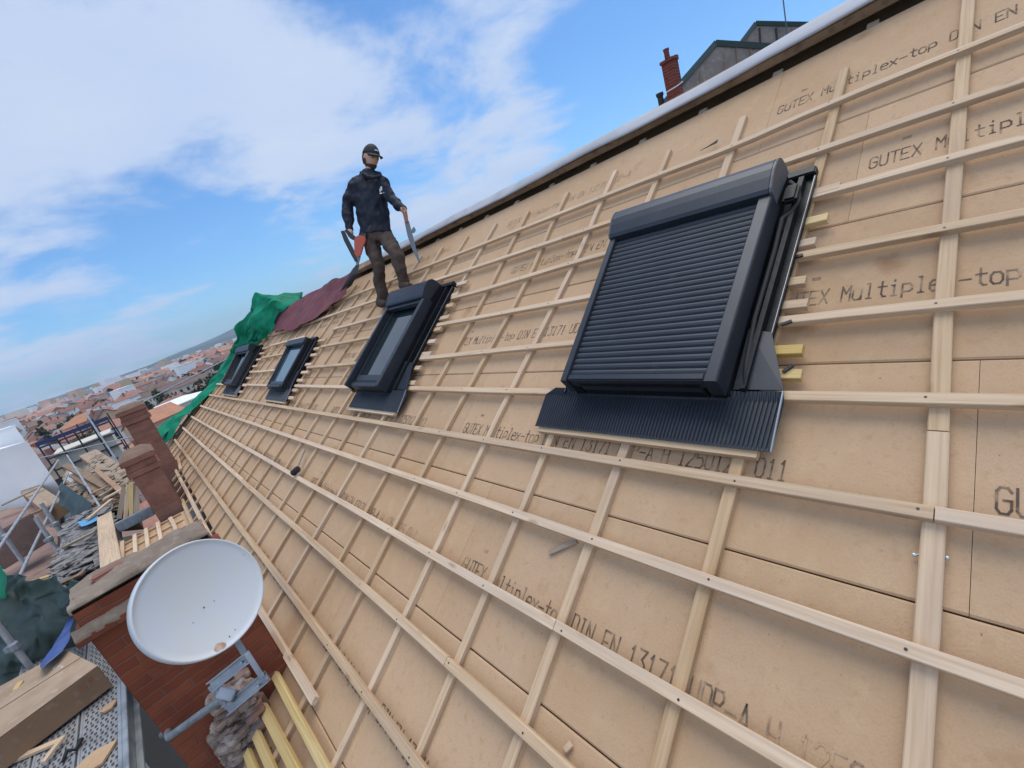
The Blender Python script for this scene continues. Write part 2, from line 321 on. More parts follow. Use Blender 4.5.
bg.inputs['Strength'].default_value = 0.115
def N(t, **k):
    n = nt.nodes.new('ShaderNode'+t)
    for a, b in k.items(): setattr(n, a, b)
    return n
def L(a, b): nt.links.new(a, b)
def math_(op, a, b=None, c=None):
    n = N('Math', operation=op)
    for i, x in enumerate((a, b, c)):
        if x is None: continue
        if isinstance(x, (int, float)): n.inputs[i].default_value = x
        else: L(x, n.inputs[i])
    return n.outputs[0]
tc = N('TexCoord'); nrm = N('VectorMath', operation='NORMALIZE'); L(tc.outputs['Generated'], nrm.inputs[0])
dirv = nrm.outputs[0]
sep = N('SeparateXYZ'); L(dirv, sep.inputs[0])
zz = math_('ADD', math_('MAXIMUM', sep.outputs[2], 0.0), 0.16)
cx = math_('DIVIDE', sep.outputs[0], zz); cy = math_('DIVIDE', sep.outputs[1], zz)
cv = N('CombineXYZ'); L(cx, cv.inputs[0]); L(cy, cv.inputs[1])
n1 = N('TexNoise'); n1.inputs['Scale'].default_value = 1.5; n1.inputs['Detail'].default_value = 9; n1.inputs['Roughness'].default_value = 0.60; n1.inputs['Distortion'].default_value = 0.25
L(cv.outputs[0], n1.inputs['Vector'])
# broad cloud banks, as directions in the sky: (x, y, sharpness, weight)
bias = None
BANKS = [(60, 50, 12, .30), (200, 60, 20, .26), (330, 80, 40, .24), (480, 95, 30, .40), (180, 140, 50, .26), (20, 160, 40, .32), (600, 6, 80, .26), (545, 150, 110, .44), (500, 30, 80, .22), (310, 262, 110, .26), (20, 305, 60, .30), (160, 285, 90, .16), (425, 200, 140, .24), (100, 385, 70, .16),
         (140, 240, 70, -.42), (250, 220, 80, -.42), (50, 258, 100, -.28), (215, 278, 90, -.14), (330, 235, 90, -.20), (420, 40, 50, -.24), (360, 10, 60, -.16), (640, 60, 40, -.36), (560, 85, 90, -.30), (730, 20, 18, -.22), (430, 155, 90, -.08), (30, 345, 60, .05), (150, 320, 70, .05), (280, 280, 80, .10), (460, 170, 60, .12)]
for px, py, k, wt in BANKS:
    d = ray(px, py).normalized()
    dp = N('VectorMath', operation='DOT_PRODUCT'); L(dirv, dp.inputs[0]); dp.inputs[1].default_value = d
    e = math_('MULTIPLY', math_('EXPONENT', math_('MULTIPLY', math_('SUBTRACT', dp.outputs['Value'], 1.0), float(k))), wt)
    bias = e if bias is None else math_('ADD', bias, e)
back = N('VectorMath', operation='DOT_PRODUCT'); L(dirv, back.inputs[0]); back.inputs[1].default_value = (-cf+V((-.5, -.2, .3))).normalized()
bias = math_('ADD', bias, math_('MULTIPLY', math_('MAXIMUM', math_('ADD', back.outputs['Value'], 0.0), 0.0), 0.7))
fac = math_('ADD', math_('ADD', math_('MULTIPLY', math_('SUBTRACT', n1.outputs['Fac'], 0.5), 1.7), 0.5), math_('MULTIPLY', bias, 0.8))
mr = N('MapRange'); mr.interpolation_type = 'SMOOTHSTEP'; mr.inputs[1].default_value = 0.60; mr.inputs[2].default_value = 1.00; L(fac, mr.inputs[0])
n2 = N('TexNoise'); n2.inputs['Scale'].default_value = 1.6; n2.inputs['Detail'].default_value = 5; L(cv.outputs[0], n2.inputs['Vector'])
ccol = N('Mix', data_type='RGBA'); L(n2.outputs['Fac'], ccol.inputs[0])
ccol.inputs[6].default_value = (3.4, 4.3, 6.2, 1); ccol.inputs[7].default_value = (5.1, 5.7, 6.6, 1)
skyg = N('Mix', data_type='RGBA', blend_type='MULTIPLY'); skyg.inputs[0].default_value = 1.0; L(sky.outputs[0], skyg.inputs[6]); skyg.inputs[7].default_value = (0.54, 0.83, 1.08, 1)
cbr = N('VectorMath', operation='SCALE'); L(ccol.outputs[2], cbr.inputs[0]); L(math_('ADD', 0.98, math_('MULTIPLY', math_('MAXIMUM', back.outputs['Value'], 0.0), 1.0)), cbr.inputs['Scale'])
mixc = N('Mix', data_type='RGBA'); L(math_('MULTIPLY', mr.outputs[0], 0.92), mixc.inputs[0]); L(skyg.outputs[2], mixc.inputs[6]); L(cbr.outputs[0], mixc.inputs[7])
L(mixc.outputs[2], bg.inputs['Color'])
vs = scene.view_settings; vs.view_transform = 'Standard'; vs.look = 'None'; vs.gamma = 1; vs.use_curve_mapping = False; vs.exposure = 0.36
# ------------------------------------------------------------------ the house under us: boarded roof, printed boards
KF = [(-3, 1.06), (0, 1.022), (.5, 1.012), (1, 1.0), (1.5, .992), (2, .984), (3, .968), (5, .945), (8, .90), (13, .83), (16, .80)]
def RW(u, v, w=0.0):           # roof rows squeezed towards the far gable to follow the lens's barrel distortion
    return R(u, v*poly(KF, u)-0.012, w)
DK = -0.057
UEND = 13.9
house = empty('house', (1.0, 5, -14), 'house under our feet, its tan fibre board roof stripped for re-roofing and crossed by battens', 'house')
SEAM = [2.07, 1.29, 0.54, -0.235, -0.995, -1.75, -2.32]
def topedge(u): return poly([(-3, 2.95), (.17, 2.91), (.9, 2.875), (1.5, 2.84), (5, 2.76), (14, 2.72)], u)
LEN = 2.46
ROWSTART = [3.30, 2.78, 0.56, -0.108, 1.79, 0.2, 1.1]
# stroke letters, drawn on a 4 x 6 grid
GL = {'G': [[(4,5),(3,6),(1,6),(0,5),(0,1),(1,0),(3,0),(4,1),(4,3),(2,3)]], 'U': [[(0,6),(0,1),(1,0),(3,0),(4,1),(4,6)]], 'T': [[(0,6),(4,6)],[(2,6),(2,0)]], 'E': [[(4,6),(0,6),(0,0),(4,0)],[(0,3),(3,3)]],
 'X': [[(0,0),(4,6)],[(0,6),(4,0)]], 'M': [[(0,0),(0,6),(2,3),(4,6),(4,0)]], 'u': [[(0,4),(0,1),(1,0),(3,0),(4,1)],[(4,4),(4,0)]], 'l': [[(1,6),(2,6),(2,0)],[(1,0),(3,0)]], 't': [[(2,6),(2,1),(3,0),(4,0)],[(0.5,4),(4,4)]],
 'i': [[(1,4),(2,4),(2,0)],[(1,0),(3,0)],[(2,5.6),(2,6)]], 'p': [[(0,4),(3,4),(4,3),(4,1.6),(3,1),(0,1)],[(0,4),(0,-1)]], 'e': [[(0,2.2),(4,2.2),(4,3.2),(3,4),(1,4),(0,3),(0,1),(1,0),(4,0)]], 'x': [[(0,0),(4,4)],[(0,4),(4,0)]],
 '-': [[(0,2.6),(4,2.6)]], 'o': [[(1,0),(3,0),(4,1),(4,3),(3,4),(1,4),(0,3),(0,1),(1,0)]], 'D': [[(0,0),(3,0),(4,1),(4,5),(3,6),(0,6),(0,0)]], 'I': [[(2,0),(2,6)],[(1,0),(3,0)],[(1,6),(3,6)]], 'N': [[(0,0),(0,6),(4,0),(4,6)]],
 '1': [[(1,5),(2,6),(2,0)],[(1,0),(3,0)]], '3': [[(0,6),(4,6),(2,3.6),(4,2.4),(4,1),(3,0),(1,0),(0,1)]], '7': [[(0,6),(4,6),(1.5,0)]], 'P': [[(0,0),(0,6),(3,6),(4,5),(4,4),(3,3),(0,3)]], 'A': [[(0,0),(2,6),(4,0)],[(0.7,2),(3.3,2)]],
 '2': [[(0,5),(1,6),(3,6),(4,5),(4,4),(0,0),(4,0)]], '5': [[(4,6),(0,6),(0,3.4),(3,3.6),(4,2.6),(4,1),(3,0),(0,0)]], '0': [[(1,0),(3,0),(4,1),(4,5),(3,6),(1,6),(0,5),(0,1),(1,0)]], 'H': [[(0,0),(0,6)],[(4,0),(4,6)],[(0,3),(4,3)]], '6': [[(4,6),(1,5),(0,3),(0,1),(1,0),(3,0),(4,1),(4,2),(3,3),(0,3)]]}
def lettering(mb, text, u0, vc, umin, pitch=0.0378, cw=0.0275, ch=0.074):
    """one printed line, running down the u axis, as thin ink ribbons lying on the board"""
    half = 0.0029
    for n, c in enumerate(text):
        if c == ' ' : continue
        uc = u0-n*pitch
        if uc-cw < umin: break
        jx = rnd(-.001, .001)
        for st in GL[c]:
            for (x0, y0), (x1, y1) in zip(st, st[1:]):
                a = V((uc-x0/4*cw+jx, vc+(y0/6-.5)*ch)); b = V((uc-x1/4*cw+jx, vc+(y1/6-.5)*ch))
                d = (b-a).normalized(); nn = V((-d.y, d.x))*half; d = d*half
                q = [a-d-nn, b+d-nn, b+d+nn, a-d+nn]
                mb.add([RW(p.x, p.y, DK+0.0016) for p in q], [(0, 1, 2, 3)])
VC = [2.43, 1.65, .875, .085, -.69, -1.47, -2.1]
TXT = "GUTEX Multiplex-top DIN EN 13171 UDP-A H 1250125 011"
for r in range(7):
    st = ROWSTART[r]; k = math.ceil((st+1.5)/LEN); u = st-k*LEN
    while u < UEND:
        a, b = max(u, -1.5)+0.0007, min(u+LEN, UEND)-0.0007
        lo = SEAM[r] if r < 7 else 0
        if r == 6 and a > 3.4: break
        if b-a > 0.05:
            mb = MB(); n = max(1, int((b-a)/0.4))
            rows = []
            vlo = lambda x: lo+0.0028
            vhi = (lambda x: topedge(x)) if r == 0 else (lambda x: SEAM[r-1]-0.0028)
            # a sheet with an eased long edge so the joint reads
            prof = []
            for i in range(n+1):
                x = lerp(a, b, i/n); e = 0.006
                prof.append([RW(x, vlo(x), DK-.035), RW(x, vlo(x), DK-e*.7), RW(x, vlo(x)+e, DK), RW(x, lerp(vlo(x), vhi(x), .33), DK), RW(x, lerp(vlo(x), vhi(x), .66), DK), RW(x, vhi(x)-e, DK), RW(x, vhi(x), DK-e*.7), RW(x, vhi(x), DK-.035)])
            mb.grid(prof)
            mb.add(prof[0], [tuple(range(8))]); mb.add(prof[-1], [tuple(range(8))])
            o = mb.build('insulation_board', M['deck'], house)
            if u+LEN < 9 and b > -0.3:
                k0 = 0; t = MB(); uu, vv = u+LEN-.15, VC[r]+.098
                for q in range(3):
                    if uu-.035 > a: t.add([RW(x_, y_, DK+.0016) for x_, y_ in ((uu, vv+q*.006), (uu-.032, vv+q*.006), (uu-.032, vv+q*.006+.0035), (uu, vv+q*.006+.0035))], [(0, 1, 2, 3)])
                if t.v: t.build('printed_mark', M['ink_faint'], o, recalc=False)
                for wd in (TXT if r > 2 else TXT[:38]).split(' '):
                    t = MB(); lettering(t, wd, u+LEN-0.042-k0*.0378, VC[r], a+0.01); k0 += len(wd)+1
                    if t.v: t.build('printed_word', M['ink_faint' if (k0 > 39 and r != 3) or r == 0 and u > 0 else 'ink'], o, recalc=False)
        u += LEN
# carcass, coloured near black for the shade in the open ridge; far slope
mb = MB(); us = [-1.5, 0, 1, 2, 3, 4, 5, 6, 8, 10, 12, UEND-.02]
mb.grid([[RW(x, SEAM[-2]-.05 if x > 3.4 else -2.3, DK-.045), RW(x, topedge(x)-.01, DK-.045), RW(x, topedge(x)+.02, DK-.30), RW(x, topedge(x)+.42, DK-.22)] for x in us])
mb.build('roof_carcass', M['core'], house)
for i in range(27):
    x = -1.2+i*CBS
    if x < 6.3:
        mb = MB(); P = RW(x+.1, topedge(x)+.04, DK-.055); mb.box(P, eu*.028, ev*.025, ew*.045); mb.build('rafter_end', M['grey_wood'], house)
mb = MB()
pth = [RW(x, topedge(x)+.085, -.01) for x in [-1.5, 0, 1, 2, 3, 4, 5, 6, 7.5]]
mb.sweep(pth, [(-.02, -.015), (.16, -.015), (.16, .05), (-.02, .05)], (ev, ew)); mb.build('ridge_timber', M['ridgewood'], house, bevel=.006)
def far_slope(x, d, h=0): P = RW(x, topedge(x)+.22, -.03); return P+V((d, 0, -d*.62+h))
mb = MB(); mb.grid([[far_slope(x, d) for d in (0, 2, 5)] for x in us]); mb.build('rear_slope', M['deck'], house, thick=.05)
# walls of the house
E0 = RW(0, -2.25, -.1); 
mb = MB(); ez = E0.z-.06
mb.abox(E0.x+.12, 7.5, -1.6, UEND-.1, -14, ez-.12); mb.build('wall', M['housewall'], house)
mb = MB()
mb.add([RW(UEND-.05, -1.8, -.11), RW(UEND-.05, topedge(14)+.2, -.11), far_slope(UEND-.05, 5, -.1)], [(0, 1, 2)]); mb.build('gable', M['housewall'], house, thick=.2)
# ridge membrane rolled over the ridge
mb = MB(); rows = []
for i in range(60):
    x = -1.5+i*0.135; c = RW(x, topedge(x)+.062, .045+.008*math.sin(x*3.1)); row = []
    for a_, b_ in ((.012, -.006), (-.006, -.004), (-.010, .004), (.0, .010), (.04, .014), (.09, .016), (.14, .012)):
        row.append(c+ev*a_+ew*(b_+.010*mnoise.noise(V((x*2.3, a_*12, 0)))))
    c2 = row[-1]
    for d in (.10, .5, 1.1): row.append(c2+V((d*.9, 0, .03-d*.56+.02*mnoise.noise(V((x*3, d*4, 3))))))
    rows.append(row)
mb.grid(rows); tag(mb.build('ridge_membrane', M['membrane'], smooth=True, thick=.006), 'long pale grey membrane rolled along the open ridge above the boards', 'membrane')
# house eaves: a flatter flared strip below the main slope
def FL(u, t, h=0.0):
    P = RW(u, -2.02, DK); return P+V((-t, 0, .03-t*.02+h))
mb = MB(); fu = [5.3+i*.35 for i in range(8)]
mb.grid([[FL(x, t) for t in (-.02, .15, .3, .45, .60, .78)] for x in fu]); mb.build('eaves_boarding', M['deck'], house, thick=.02)

# ------------------------------------------------------------------ counter battens (up the slope)
def chamf(hw, h, c=.003): return [(-hw, 0), (hw, 0), (hw, h-c), (hw-c, h), (-hw+c, h), (-hw, h-c)]
CBOFF = {0: [(-.4, -.036), (0, -.033), (.75, -.016), (2.2, -.014)], 1: [(-.7, .028), (0, .022), (2.2, -.024)], 2: [(-1.1, .039), (0, .024), (2.2, .012)], 3: [(-1.1, -.01), (0, -.006), (2.2, .025)],
         4: [(-1.1, -.01), (0, .012), (1.1, -.02), (1.5, -.035), (2.2, .005)], 5: [(-.4, .0), (.3, -.012), (.9, -.05), (1.45, -.07), (2.2, .01)], 6: [(.3, -.06), (1, -.07), (1.6, -.065), (2.2, -.01)]}
LASTNAME = {}
ORD = ['first', 'second', 'third', 'fourth', 'fifth', 'sixth', 'seventh', 'eighth', 'ninth', 'tenth', 'eleventh', 'twelfth', 'thirteenth', 'fourteenth', 'fifteenth', 'sixteenth', 'seventeenth']
def counter(k, v0, v1, label, hw=.026):
    off = CBOFF.get(k, [(0, rnd(-.012, .012))])
    n = 10; pts = [RW(k*CBS+poly(off, lerp(v0, v1, i/n)), lerp(v0, v1, i/n), DK) for i in range(n+1)]
    mb = MB(); mb.sweep(pts, chamf(hw, .030), (-eu, ew), seed=random.random()*9)
    return tag(mb.build('counter_batten', M['counter']), label, 'counter batten', 'counter battens running up the slope')
cl = {0: 'wide counter batten running up the slope right of the shuttered skylight', 1: 'counter batten passing under the right part of the shuttered skylight', 2: 'counter batten passing under the middle of the shuttered skylight', 3: 'counter batten running up just left of the shuttered skylight'}
def cbl(k):
    if k in cl: return cl[k]
    if k < 7: return '%s counter batten left of the shuttered skylight, before the open skylight' % ORD[k-3]
    if k < 9: return '%s of the counter battens passing under the open skylight with the blind box' % ('right' if k == 7 else 'left')
    if k < 13: return '%s counter batten beyond the open skylight, before the narrow teal reflecting skylight' % ORD[k-9]
    if k < 15: return '%s of the counter battens passing under the teal reflecting skylight' % ('right' if k == 13 else 'left')
    if k < 19: return '%s counter batten beyond the teal reflecting skylight, before the farthest skylight' % ORD[k-15]
    return '%s counter batten from the farthest skylight towards the green tarp' % ORD[k-19]
vj = 0.265
counter(0, -2.25, vj-.002, 'wide counter batten right of the shuttered skylight, lower length below the butt joint', .0255)
counter(0, vj+.002, 2.78, 'wide counter batten right of the shuttered skylight, upper length above the butt joint', .0245)
for k in range(1, 28):
    counter(k, -1.98 if k > 7 else -2.2, 2.50+rnd(-.03, .03), cbl(k), .0235 if k < 3 else .020)

# ------------------------------------------------------------------ battens (along the roof) and short stubs
def battenobj(path, name, label, group, m='batten', hw=.0205, h=.027, wig=.0022, cat='batten'):
    mb = MB(); sd_ = random.random()*20
    mb.sweep(path, chamf(hw, h, .0025), (ev, ew), seed=sd_)
    return tag(mb.build(name, M[m]), label, cat, group)
NAILS = []
def batten(v, u0, u1, label, m='batten', off=None, warp=True):
    n = max(2, int((u1-u0)/.25)); sd_ = rnd(0, 99); pts = []
    for i in range(n+1):
        x = lerp(u0, u1, i/n); dv = .004*mnoise.noise(V((x*.8, sd_, 0)))+(poly(off, x) if off else 0)
        pts.append(RW(x, v+dv, -.027) if warp else R(x, v+dv, -.027))
    o = battenobj(pts, 'batten', label, 'battens nailed along the roof', m)
    ks = [k for k in range(-2, 8) if u0+.01 < k*CBS < u1-.01]
    for k in ks:                                   # visible nail heads where the batten crosses the counter battens
        if k > 5: continue
        P = RW(k*CBS+rnd(-.006, .006), v+rnd(-.006, .006)+(poly(off, k*CBS) if off else 0), .0)
        nb = MB(); nb.lathe(P, ew, [(.0001, .0012), (.0042, .001), (.0045, -.002)], 8); nb.build('nail_head', M['nail'], o)
    return o
SK = [(.32, 1.62), (3.30, 4.46), (6.45, 7.70), (9.75, 11.3)]     # u spans kept clear by the four skylights
where = ['to the right of the shuttered skylight', 'between the shuttered skylight and the open skylight', 'between the open skylight and the teal reflecting skylight', 'between teal reflecting skylight and farthest skylight', 'beyond the farthest skylight, ending at the green tarp']
rown = {1: 'topmost batten, running above all skylights', 2: 'batten passing just over the shutter box', 7: 'long batten passing just under all four skylights', 8: 'second long batten below the skylights', 9: 'third long batten below the skylights', 10: 'fourth long batten below the skylights', 11: 'fifth long batten below the skylights, the lowest to run the whole roof'}
OFF = {1: [(0, .02), (.5, .02), (1, -.02), (1.5, -.005), (3, .0), (6, -.02)], 3: [(0, .02), (2, .02), (3, -.02)], 5: [(0, .01), (2, -.015), (3, -.03), (6, -.03)]}
for r in range(1, 12):
    v = (7-r)*G
    if r in (1, 2, 7, 8, 9, 10, 11):
        cuts = {7: [-.035, 20], 8: [20], 9: [1.03, 20], 10: [1.52, 6, 20], 11: [20], 1: [4.9, 20], 2: [2.2, 20]}[r]
        a = -.9 if r < 10 else -.2; pcs = []
        for c in cuts:
            b = min(c, UEND-.1 if r > 2 else 11.5); pcs.append((a+.0015, b-.0015)); a = b
        for i, (a, b) in enumerate(pcs):
            s_ = '' if len(pcs) == 1 else (', right-hand length before the butt joint' if i == 0 else (', left-hand length' if i == len(pcs)-1 else ', middle length'))
            batten(v, a, b, rown[r]+s_, off=OFF.get(r))
    else:
        ends = [(-.9, SK[0][0]+.165), (SK[0][1]-.08, SK[1][0]+.14), (SK[1][1]+.02, SK[2][0]+.02), (SK[2][1], SK[3][0]), (SK[3][1]+.2, UEND-.2)]
        nm = {3: 'uppermost batten of the skylight zone', 4: 'second batten down the skylight zone', 5: 'third batten down the skylight zone', 6: 'batten level with the aprons'}[r]
        for i, (a, b) in enumerate(ends):
            if r == 3 and i == 4: b = 12.4
            batten(v, a, b, nm+', '+where[i], off=OFF.get(r))
# two extra lines at the bottom, placed by image coordinates
def pxbatten(p, q, label, m='batten', hw=.0225, w=0.0, cat='batten', group='loose lower battens at the eaves', name='batten'):
    A, B = onroof(*p, w), onroof(*q, w); n = 6; d = (B-A).normalized(); sv = ew.cross(d).normalized()
    mb = MB(); mb.sweep([A.lerp(B, i/n)-ew*.027 for i in range(n+1)], chamf(hw, .027, .0025), (sv, ew), seed=rnd(0, 20))
    return tag(mb.build(name, M[m]), label, cat, group)
pxbatten((252, 600), (313, 701), 'short weathered batten at the eaves, sawn off right of the dish')
pxbatten((240, 612), (330, 782), 'yellowish eaves batten running out of the frame bottom beside the dish bracket', 'fresh')
pxbatten((226, 640), (296, 775), 'bright yellow batten passing behind the dish bracket to the frame bottom', 'fresh', .026)
pxbatten((254, 734), (272, 775), 'short bright yellow batten end beside the broken masonry', 'fresh', .024)
pxbatten((245, 752), (254, 775), 'stubby yellow batten end lowest beside the broken masonry', 'fresh', .022)
batten(-1.80, 4.6, 9.4, 'sixth batten below the skylights, starting behind the dish', off=[(4, .02), (9, .0)])
batten(-1.80, 9.5, 13.2, 'sixth batten below the skylights, far length towards the second chimney')
batten(-1.93, 5.4, 8.2, 'seventh batten below the skylights, beside the tall brick chimney')
batten(-2.05, 4.9, 7.3, 'eighth batten below the skylights, ending at the tall brick chimney')
batten(-1.66, 9.8, 11.0, 'short batten laid askew near the tall brick chimney', off=[(9.8, -.05), (11, .04)])
for i, t in enumerate((.15, .30, .44, .57, .71)):
    n = 8; a, b = (5.35, 7.7) if i else (5.3, 7.6)
    mb = MB(); mb.sweep([FL(lerp(a, b, j/n), t+(.02*math.sin(j*.8) if i == 0 else 0), .037) for j in range(n+1)], chamf(.0225, .03), (V((-1, 0, -.02)).normalized(), V((-.02, 0, 1)).normalized()), seed=rnd(0, 9))
    tag(mb.build('batten', M['batten']), '%s batten out from the main slope on the flared eaves behind the dish' % ORD[i], 'batten', 'battens on the flared eaves')
for i in range(8):
    x = 5.4+i*.32; mb = MB(); mb.sweep([FL(x, t, .011) for t in (.03, .3, .76)], chamf(.02, .026), (eu, V((-.02, 0, 1)).normalized()), seed=rnd(0, 9))
    tag(mb.build('counter_batten', M['counter']), '%s cross batten under the flared eaves battens, counting away from the dish' % ORD[i], 'counter batten', 'cross battens on the flared eaves')
# stubs beside the skylight gutters
def stub(u0, u1, v, label, m, group, nail=True):
    mb = MB(); mb.sweep([R(u0, v, -.027), R(u1, v+rnd(-.004, .004), -.027)], chamf(.0225, .028, .0025), (ev, ew), seed=rnd(0, 30))
    return tag(mb.build('batten_stub', M[m]), label, 'batten stub', group)
W1ST = [(840, 183), (828, 214), (816, 238), (806, 277), (808, 300), (803, 346), (802, 371)]
for i, (x, y) in enumerate(W1ST):
    u_, v_ = uv(x, y, 0); stub(u_, u_+rnd(.14, .16), v_-.012, '%s short batten stub down the right side of the shuttered skylight' % ['topmost', 'second', 'third', 'fourth', 'fifth', 'sixth', 'lowest'][i], 'fresh' if i in (1, 5, 6) else 'batten', 'stubs beside the shuttered skylight')
for w_, (ua, ub, v0, v1, n, nm) in enumerate([(3.22, 3.40, .40, 1.55, 9, 'open skylight with the blind box'), (6.15, 6.55, .12, 1.12, 8, 'teal reflecting skylight'), (9.25, 9.9, .15, 1.2, 8, 'farthest skylight')]):
    sk_ = (.12, .36, .7)[w_]
    for i in range(n):
        v = lerp(v1, v0, i/(n-1))+rnd(-.015, .015)
        stub(ua+rnd(-.04, .04)+sk_*(n-1-i)/(n-1), ub+sk_*(n-1-i)/(n-1), v, '%s batten stub down the right side of the %s' % (['topmost', 'second', 'third', 'fourth', 'fifth', 'sixth', 'seventh', 'eighth', 'ninth'][i] if i < n-1 else 'lowest', nm), 'batten', 'stubs beside the '+nm)
# ------------------------------------------------------------------ skylights
def make_skylight(quad, mode, label, ht=1.0, ext=(.195, .235)):
    """quad: (u right, u left) at the bottom, the same at the top, v bottom, v top"""
    (rb, lb), (rt, lt), v0, v1 = quad
    def K(a, b, w): return R(lerp(lerp(rb, lb, a), lerp(rt, lt, a), b), lerp(v0, v1, b), w)
    root = empty('skylight', K(.5, 0, 0), label, 'skylight', 'skylights in the stripped roof')
    W_ = lb-rb; H_ = v1-v0
    def kb(mb, a0, a1, b0, b1, w0, w1, mi=0): return mb.hexa([K(a0,b0,w0),K(a1,b0,w0),K(a1,b1,w0),K(a0,b1,w0),K(a0,b0,w1),K(a1,b0,w1),K(a1,b1,w1),K(a0,b1,w1)], mi)
    g = (.095 if mode == 'closed' else .15)/W_; er, el = ext[0]/W_, ext[1]/W_                                       # gutter width
    # pleated apron lying over the battens
    mb = MB(); rows = []; n = int((W_+sum(ext))/.0165)*4
    bl, bt = (-.175 if mode != 'closed' else -.215)/H_, .03/H_
    for j, b in enumerate([bl, bl+.012, lerp(bl, bt, .5), bt-.04/H_, bt]):
        row = []
        for i in range(n+1):
            t = i/n; a = lerp(-er, 1+el, t) if j < 4 else lerp(-er*.97, 1+el*.7, t)
            am = .0032 if 0 < j < 4 else .001
            row.append(K(a, b+.03/H_*0, .012+am*(1 if i % 4 in (1, 2) else -1)+(.012 if j > 3 else 0)))
        rows.append(row)
    mb.grid(rows); apron = mb.build('flashing_apron', M['anthra'], root, thick=.003)
    mb = MB(); mb.tube([K(-er, bl, .012), K(-er*.97, bt, .03)], .004, 6); mb.build('bright_edge', M['silver'], apron)
    # batten fillet under the apron's lower edge
    mb = MB(); mb.sweep([K(-er*.75, bl-.012/H_, -.02), K(1+el*.9, bl-.012/H_, -.02)], [(-.012, -.006), (.02, -.006), (.02, .022), (-.012, .022)], (ev, ew)); mb.build('apron_fillet', M['batten'], root)
    # side gutters, top gutter, corner gusset
    for s_ in (-1, 1):
        a0, a1 = (-g, .0) if s_ < 0 else (1.0, 1+g*.85)
        mb = MB(); kb(mb, a0, a1, .0, .99, -.004, .012)
        ao = a0 if s_ < 0 else a1; gb = .20 if s_ < 0 else 0
        kb(mb, ao-.006, ao+.006, gb, .99, .012, .030)
        am_ = lerp(a0, a1, .45); kb(mb, am_-.012, am_+.012, .02, .98, .012, .055)
        gt = mb.build('side_gutter', M['black'], root)
        mb = MB(); mb.tube([K(ao, gb, .031), K(ao, .99, .031)], .0016, 6); mb.build('bright_edge', M['silver'], gt)
    mb = MB(); kb(mb, -g, 1+g*.85, 1.0, 1.0+.05/H_, -.004, .045); mb.build('top_flashing', M['black'], root, bevel=.006)
    mb = MB(); gz = K(0, 0, 0)
    mb.prism([K(-er*.97, .035/H_, .026), K(-.01, .035/H_, .026), K(-.01, .33/H_, .036), K(-g*1.0, .31/H_, .030)], ew*.004); mb.build('corner_gusset', M['anthra'], root)
    # casing standing up from the roof
    wt = .125*ht
    mb = MB()
    kb(mb, 0, .09, 0, 1, .0, wt); kb(mb, .91, 1, 0, 1, .0, wt); kb(mb, .0901, .9099, 0, .055, .0, wt); kb(mb, .0901, .9099, .93, 1, .0, wt)
    mb.build('casing', M['black'], root, bevel=.006)
    # glazed sash
    mb = MB()
    kb(mb, .091, .13, .056, .929, .03, wt-.012); kb(mb, .87, .909, .056, .929, .03, wt-.012); kb(mb, .1301, .8699, .056, .11, .03, wt-.010); kb(mb, .1301, .8699, .88, .929, .03, wt-.012)
    sash = mb.build('sash', M['anthra'], root, bevel=.003)
    mb = MB(); kb(mb, .128, .872, .108, .882, wt-.05, wt-.035); mb.build('glass_pane', M['pane_sky' if mode == 'glass' else 'pane'], sash)
    mb = MB(); kb(mb, .10, .90, -.004, .03, wt*.5, wt+.008); mb.build('sill_bar', M['anthra'], root, bevel=.004)
    if mode != 'glass':
        # roller shutter: rails, box with rounded back, curtain
        wr = wt+.045
        for s_ in (0, 1):
            a0, a1 = (-.006, .065) if s_ == 0 else (.957, 1.004)
            mb = MB(); n = 8; pr = []
            hw = (a1-a0)/2; am_ = (a0+a1)/2
            for b in (-.012, .82):
                pr.append([K(am_+x_*hw, b, z_) for x_, z_ in ((-1, wt-.06), (-1, wr-.010), (-.90, wr-.003), (-.75, wr), (.75, wr), (.90, wr-.003), (1, wr-.010), (1, wt-.06))])
            mb.grid(pr); c_ = len(pr[0]); mb.add(pr[0], [tuple(range(c_))]); mb.add(pr[1], [tuple(range(c_))])
            mb.build('side_rail', M['anthra'], root)
        prof = [(.80, wt-.02), (.80, wr+.012), (.815, wr+.024), (.865, wr+.040), (.90, wr+.048), (.935, wr+.046), (.965, wr+.034), (.985, wr+.012), (.995, wr-.02), (1.0, wr-.06), (1.0, wt-.05)]
        mb = MB(); mb.grid([[K(a, b, w_) for b, w_ in prof] for a in (.010, .990)])
        mb.add([K(0, .80, wt-.02), K(1, .80, wt-.02), K(1, 1, wt-.05), K(0, 1, wt-.05)], [(0, 1, 2, 3)])
        bx = mb.build('shutter_box', M['anthra'], root)
        for a in (-.008, .990):
            mb = MB(); mb.prism([K(a, b, w_+.002) for b, w_ in prof], K(a+.018, 0, 0)-K(a, 0, 0)); mb.build('end_cap', M['grey_cap'] if mode == 'closed' else M['anthra'], bx, bevel=.003)
        if mode == 'closed':
            mb = MB(); ns = 27; pf = []
            b0, b1 = .025, .80
            for i in range(ns):
                for t, h in ((0, -.0045), (.07, -.001), (.2, .004), (.5, .0065), (.8, .0035), (.93, -.001), (1, -.0045)):
                    pf.append((lerp(b0, b1, (i+t*.985)/ns), wr-.026+h))
            mb.grid([[K(a, b, w_) for b, w_ in pf] for a in (.055, .3, .6, .96)])
            mb.build('shutter_curtain', M['anthra2'], root)
            mb = MB(); kb(mb, .0655, .9565, -.004, .024, wt-.03, wr-.008); mb.build('bottom_bar', M['anthra'], root, bevel=.006)
        else:
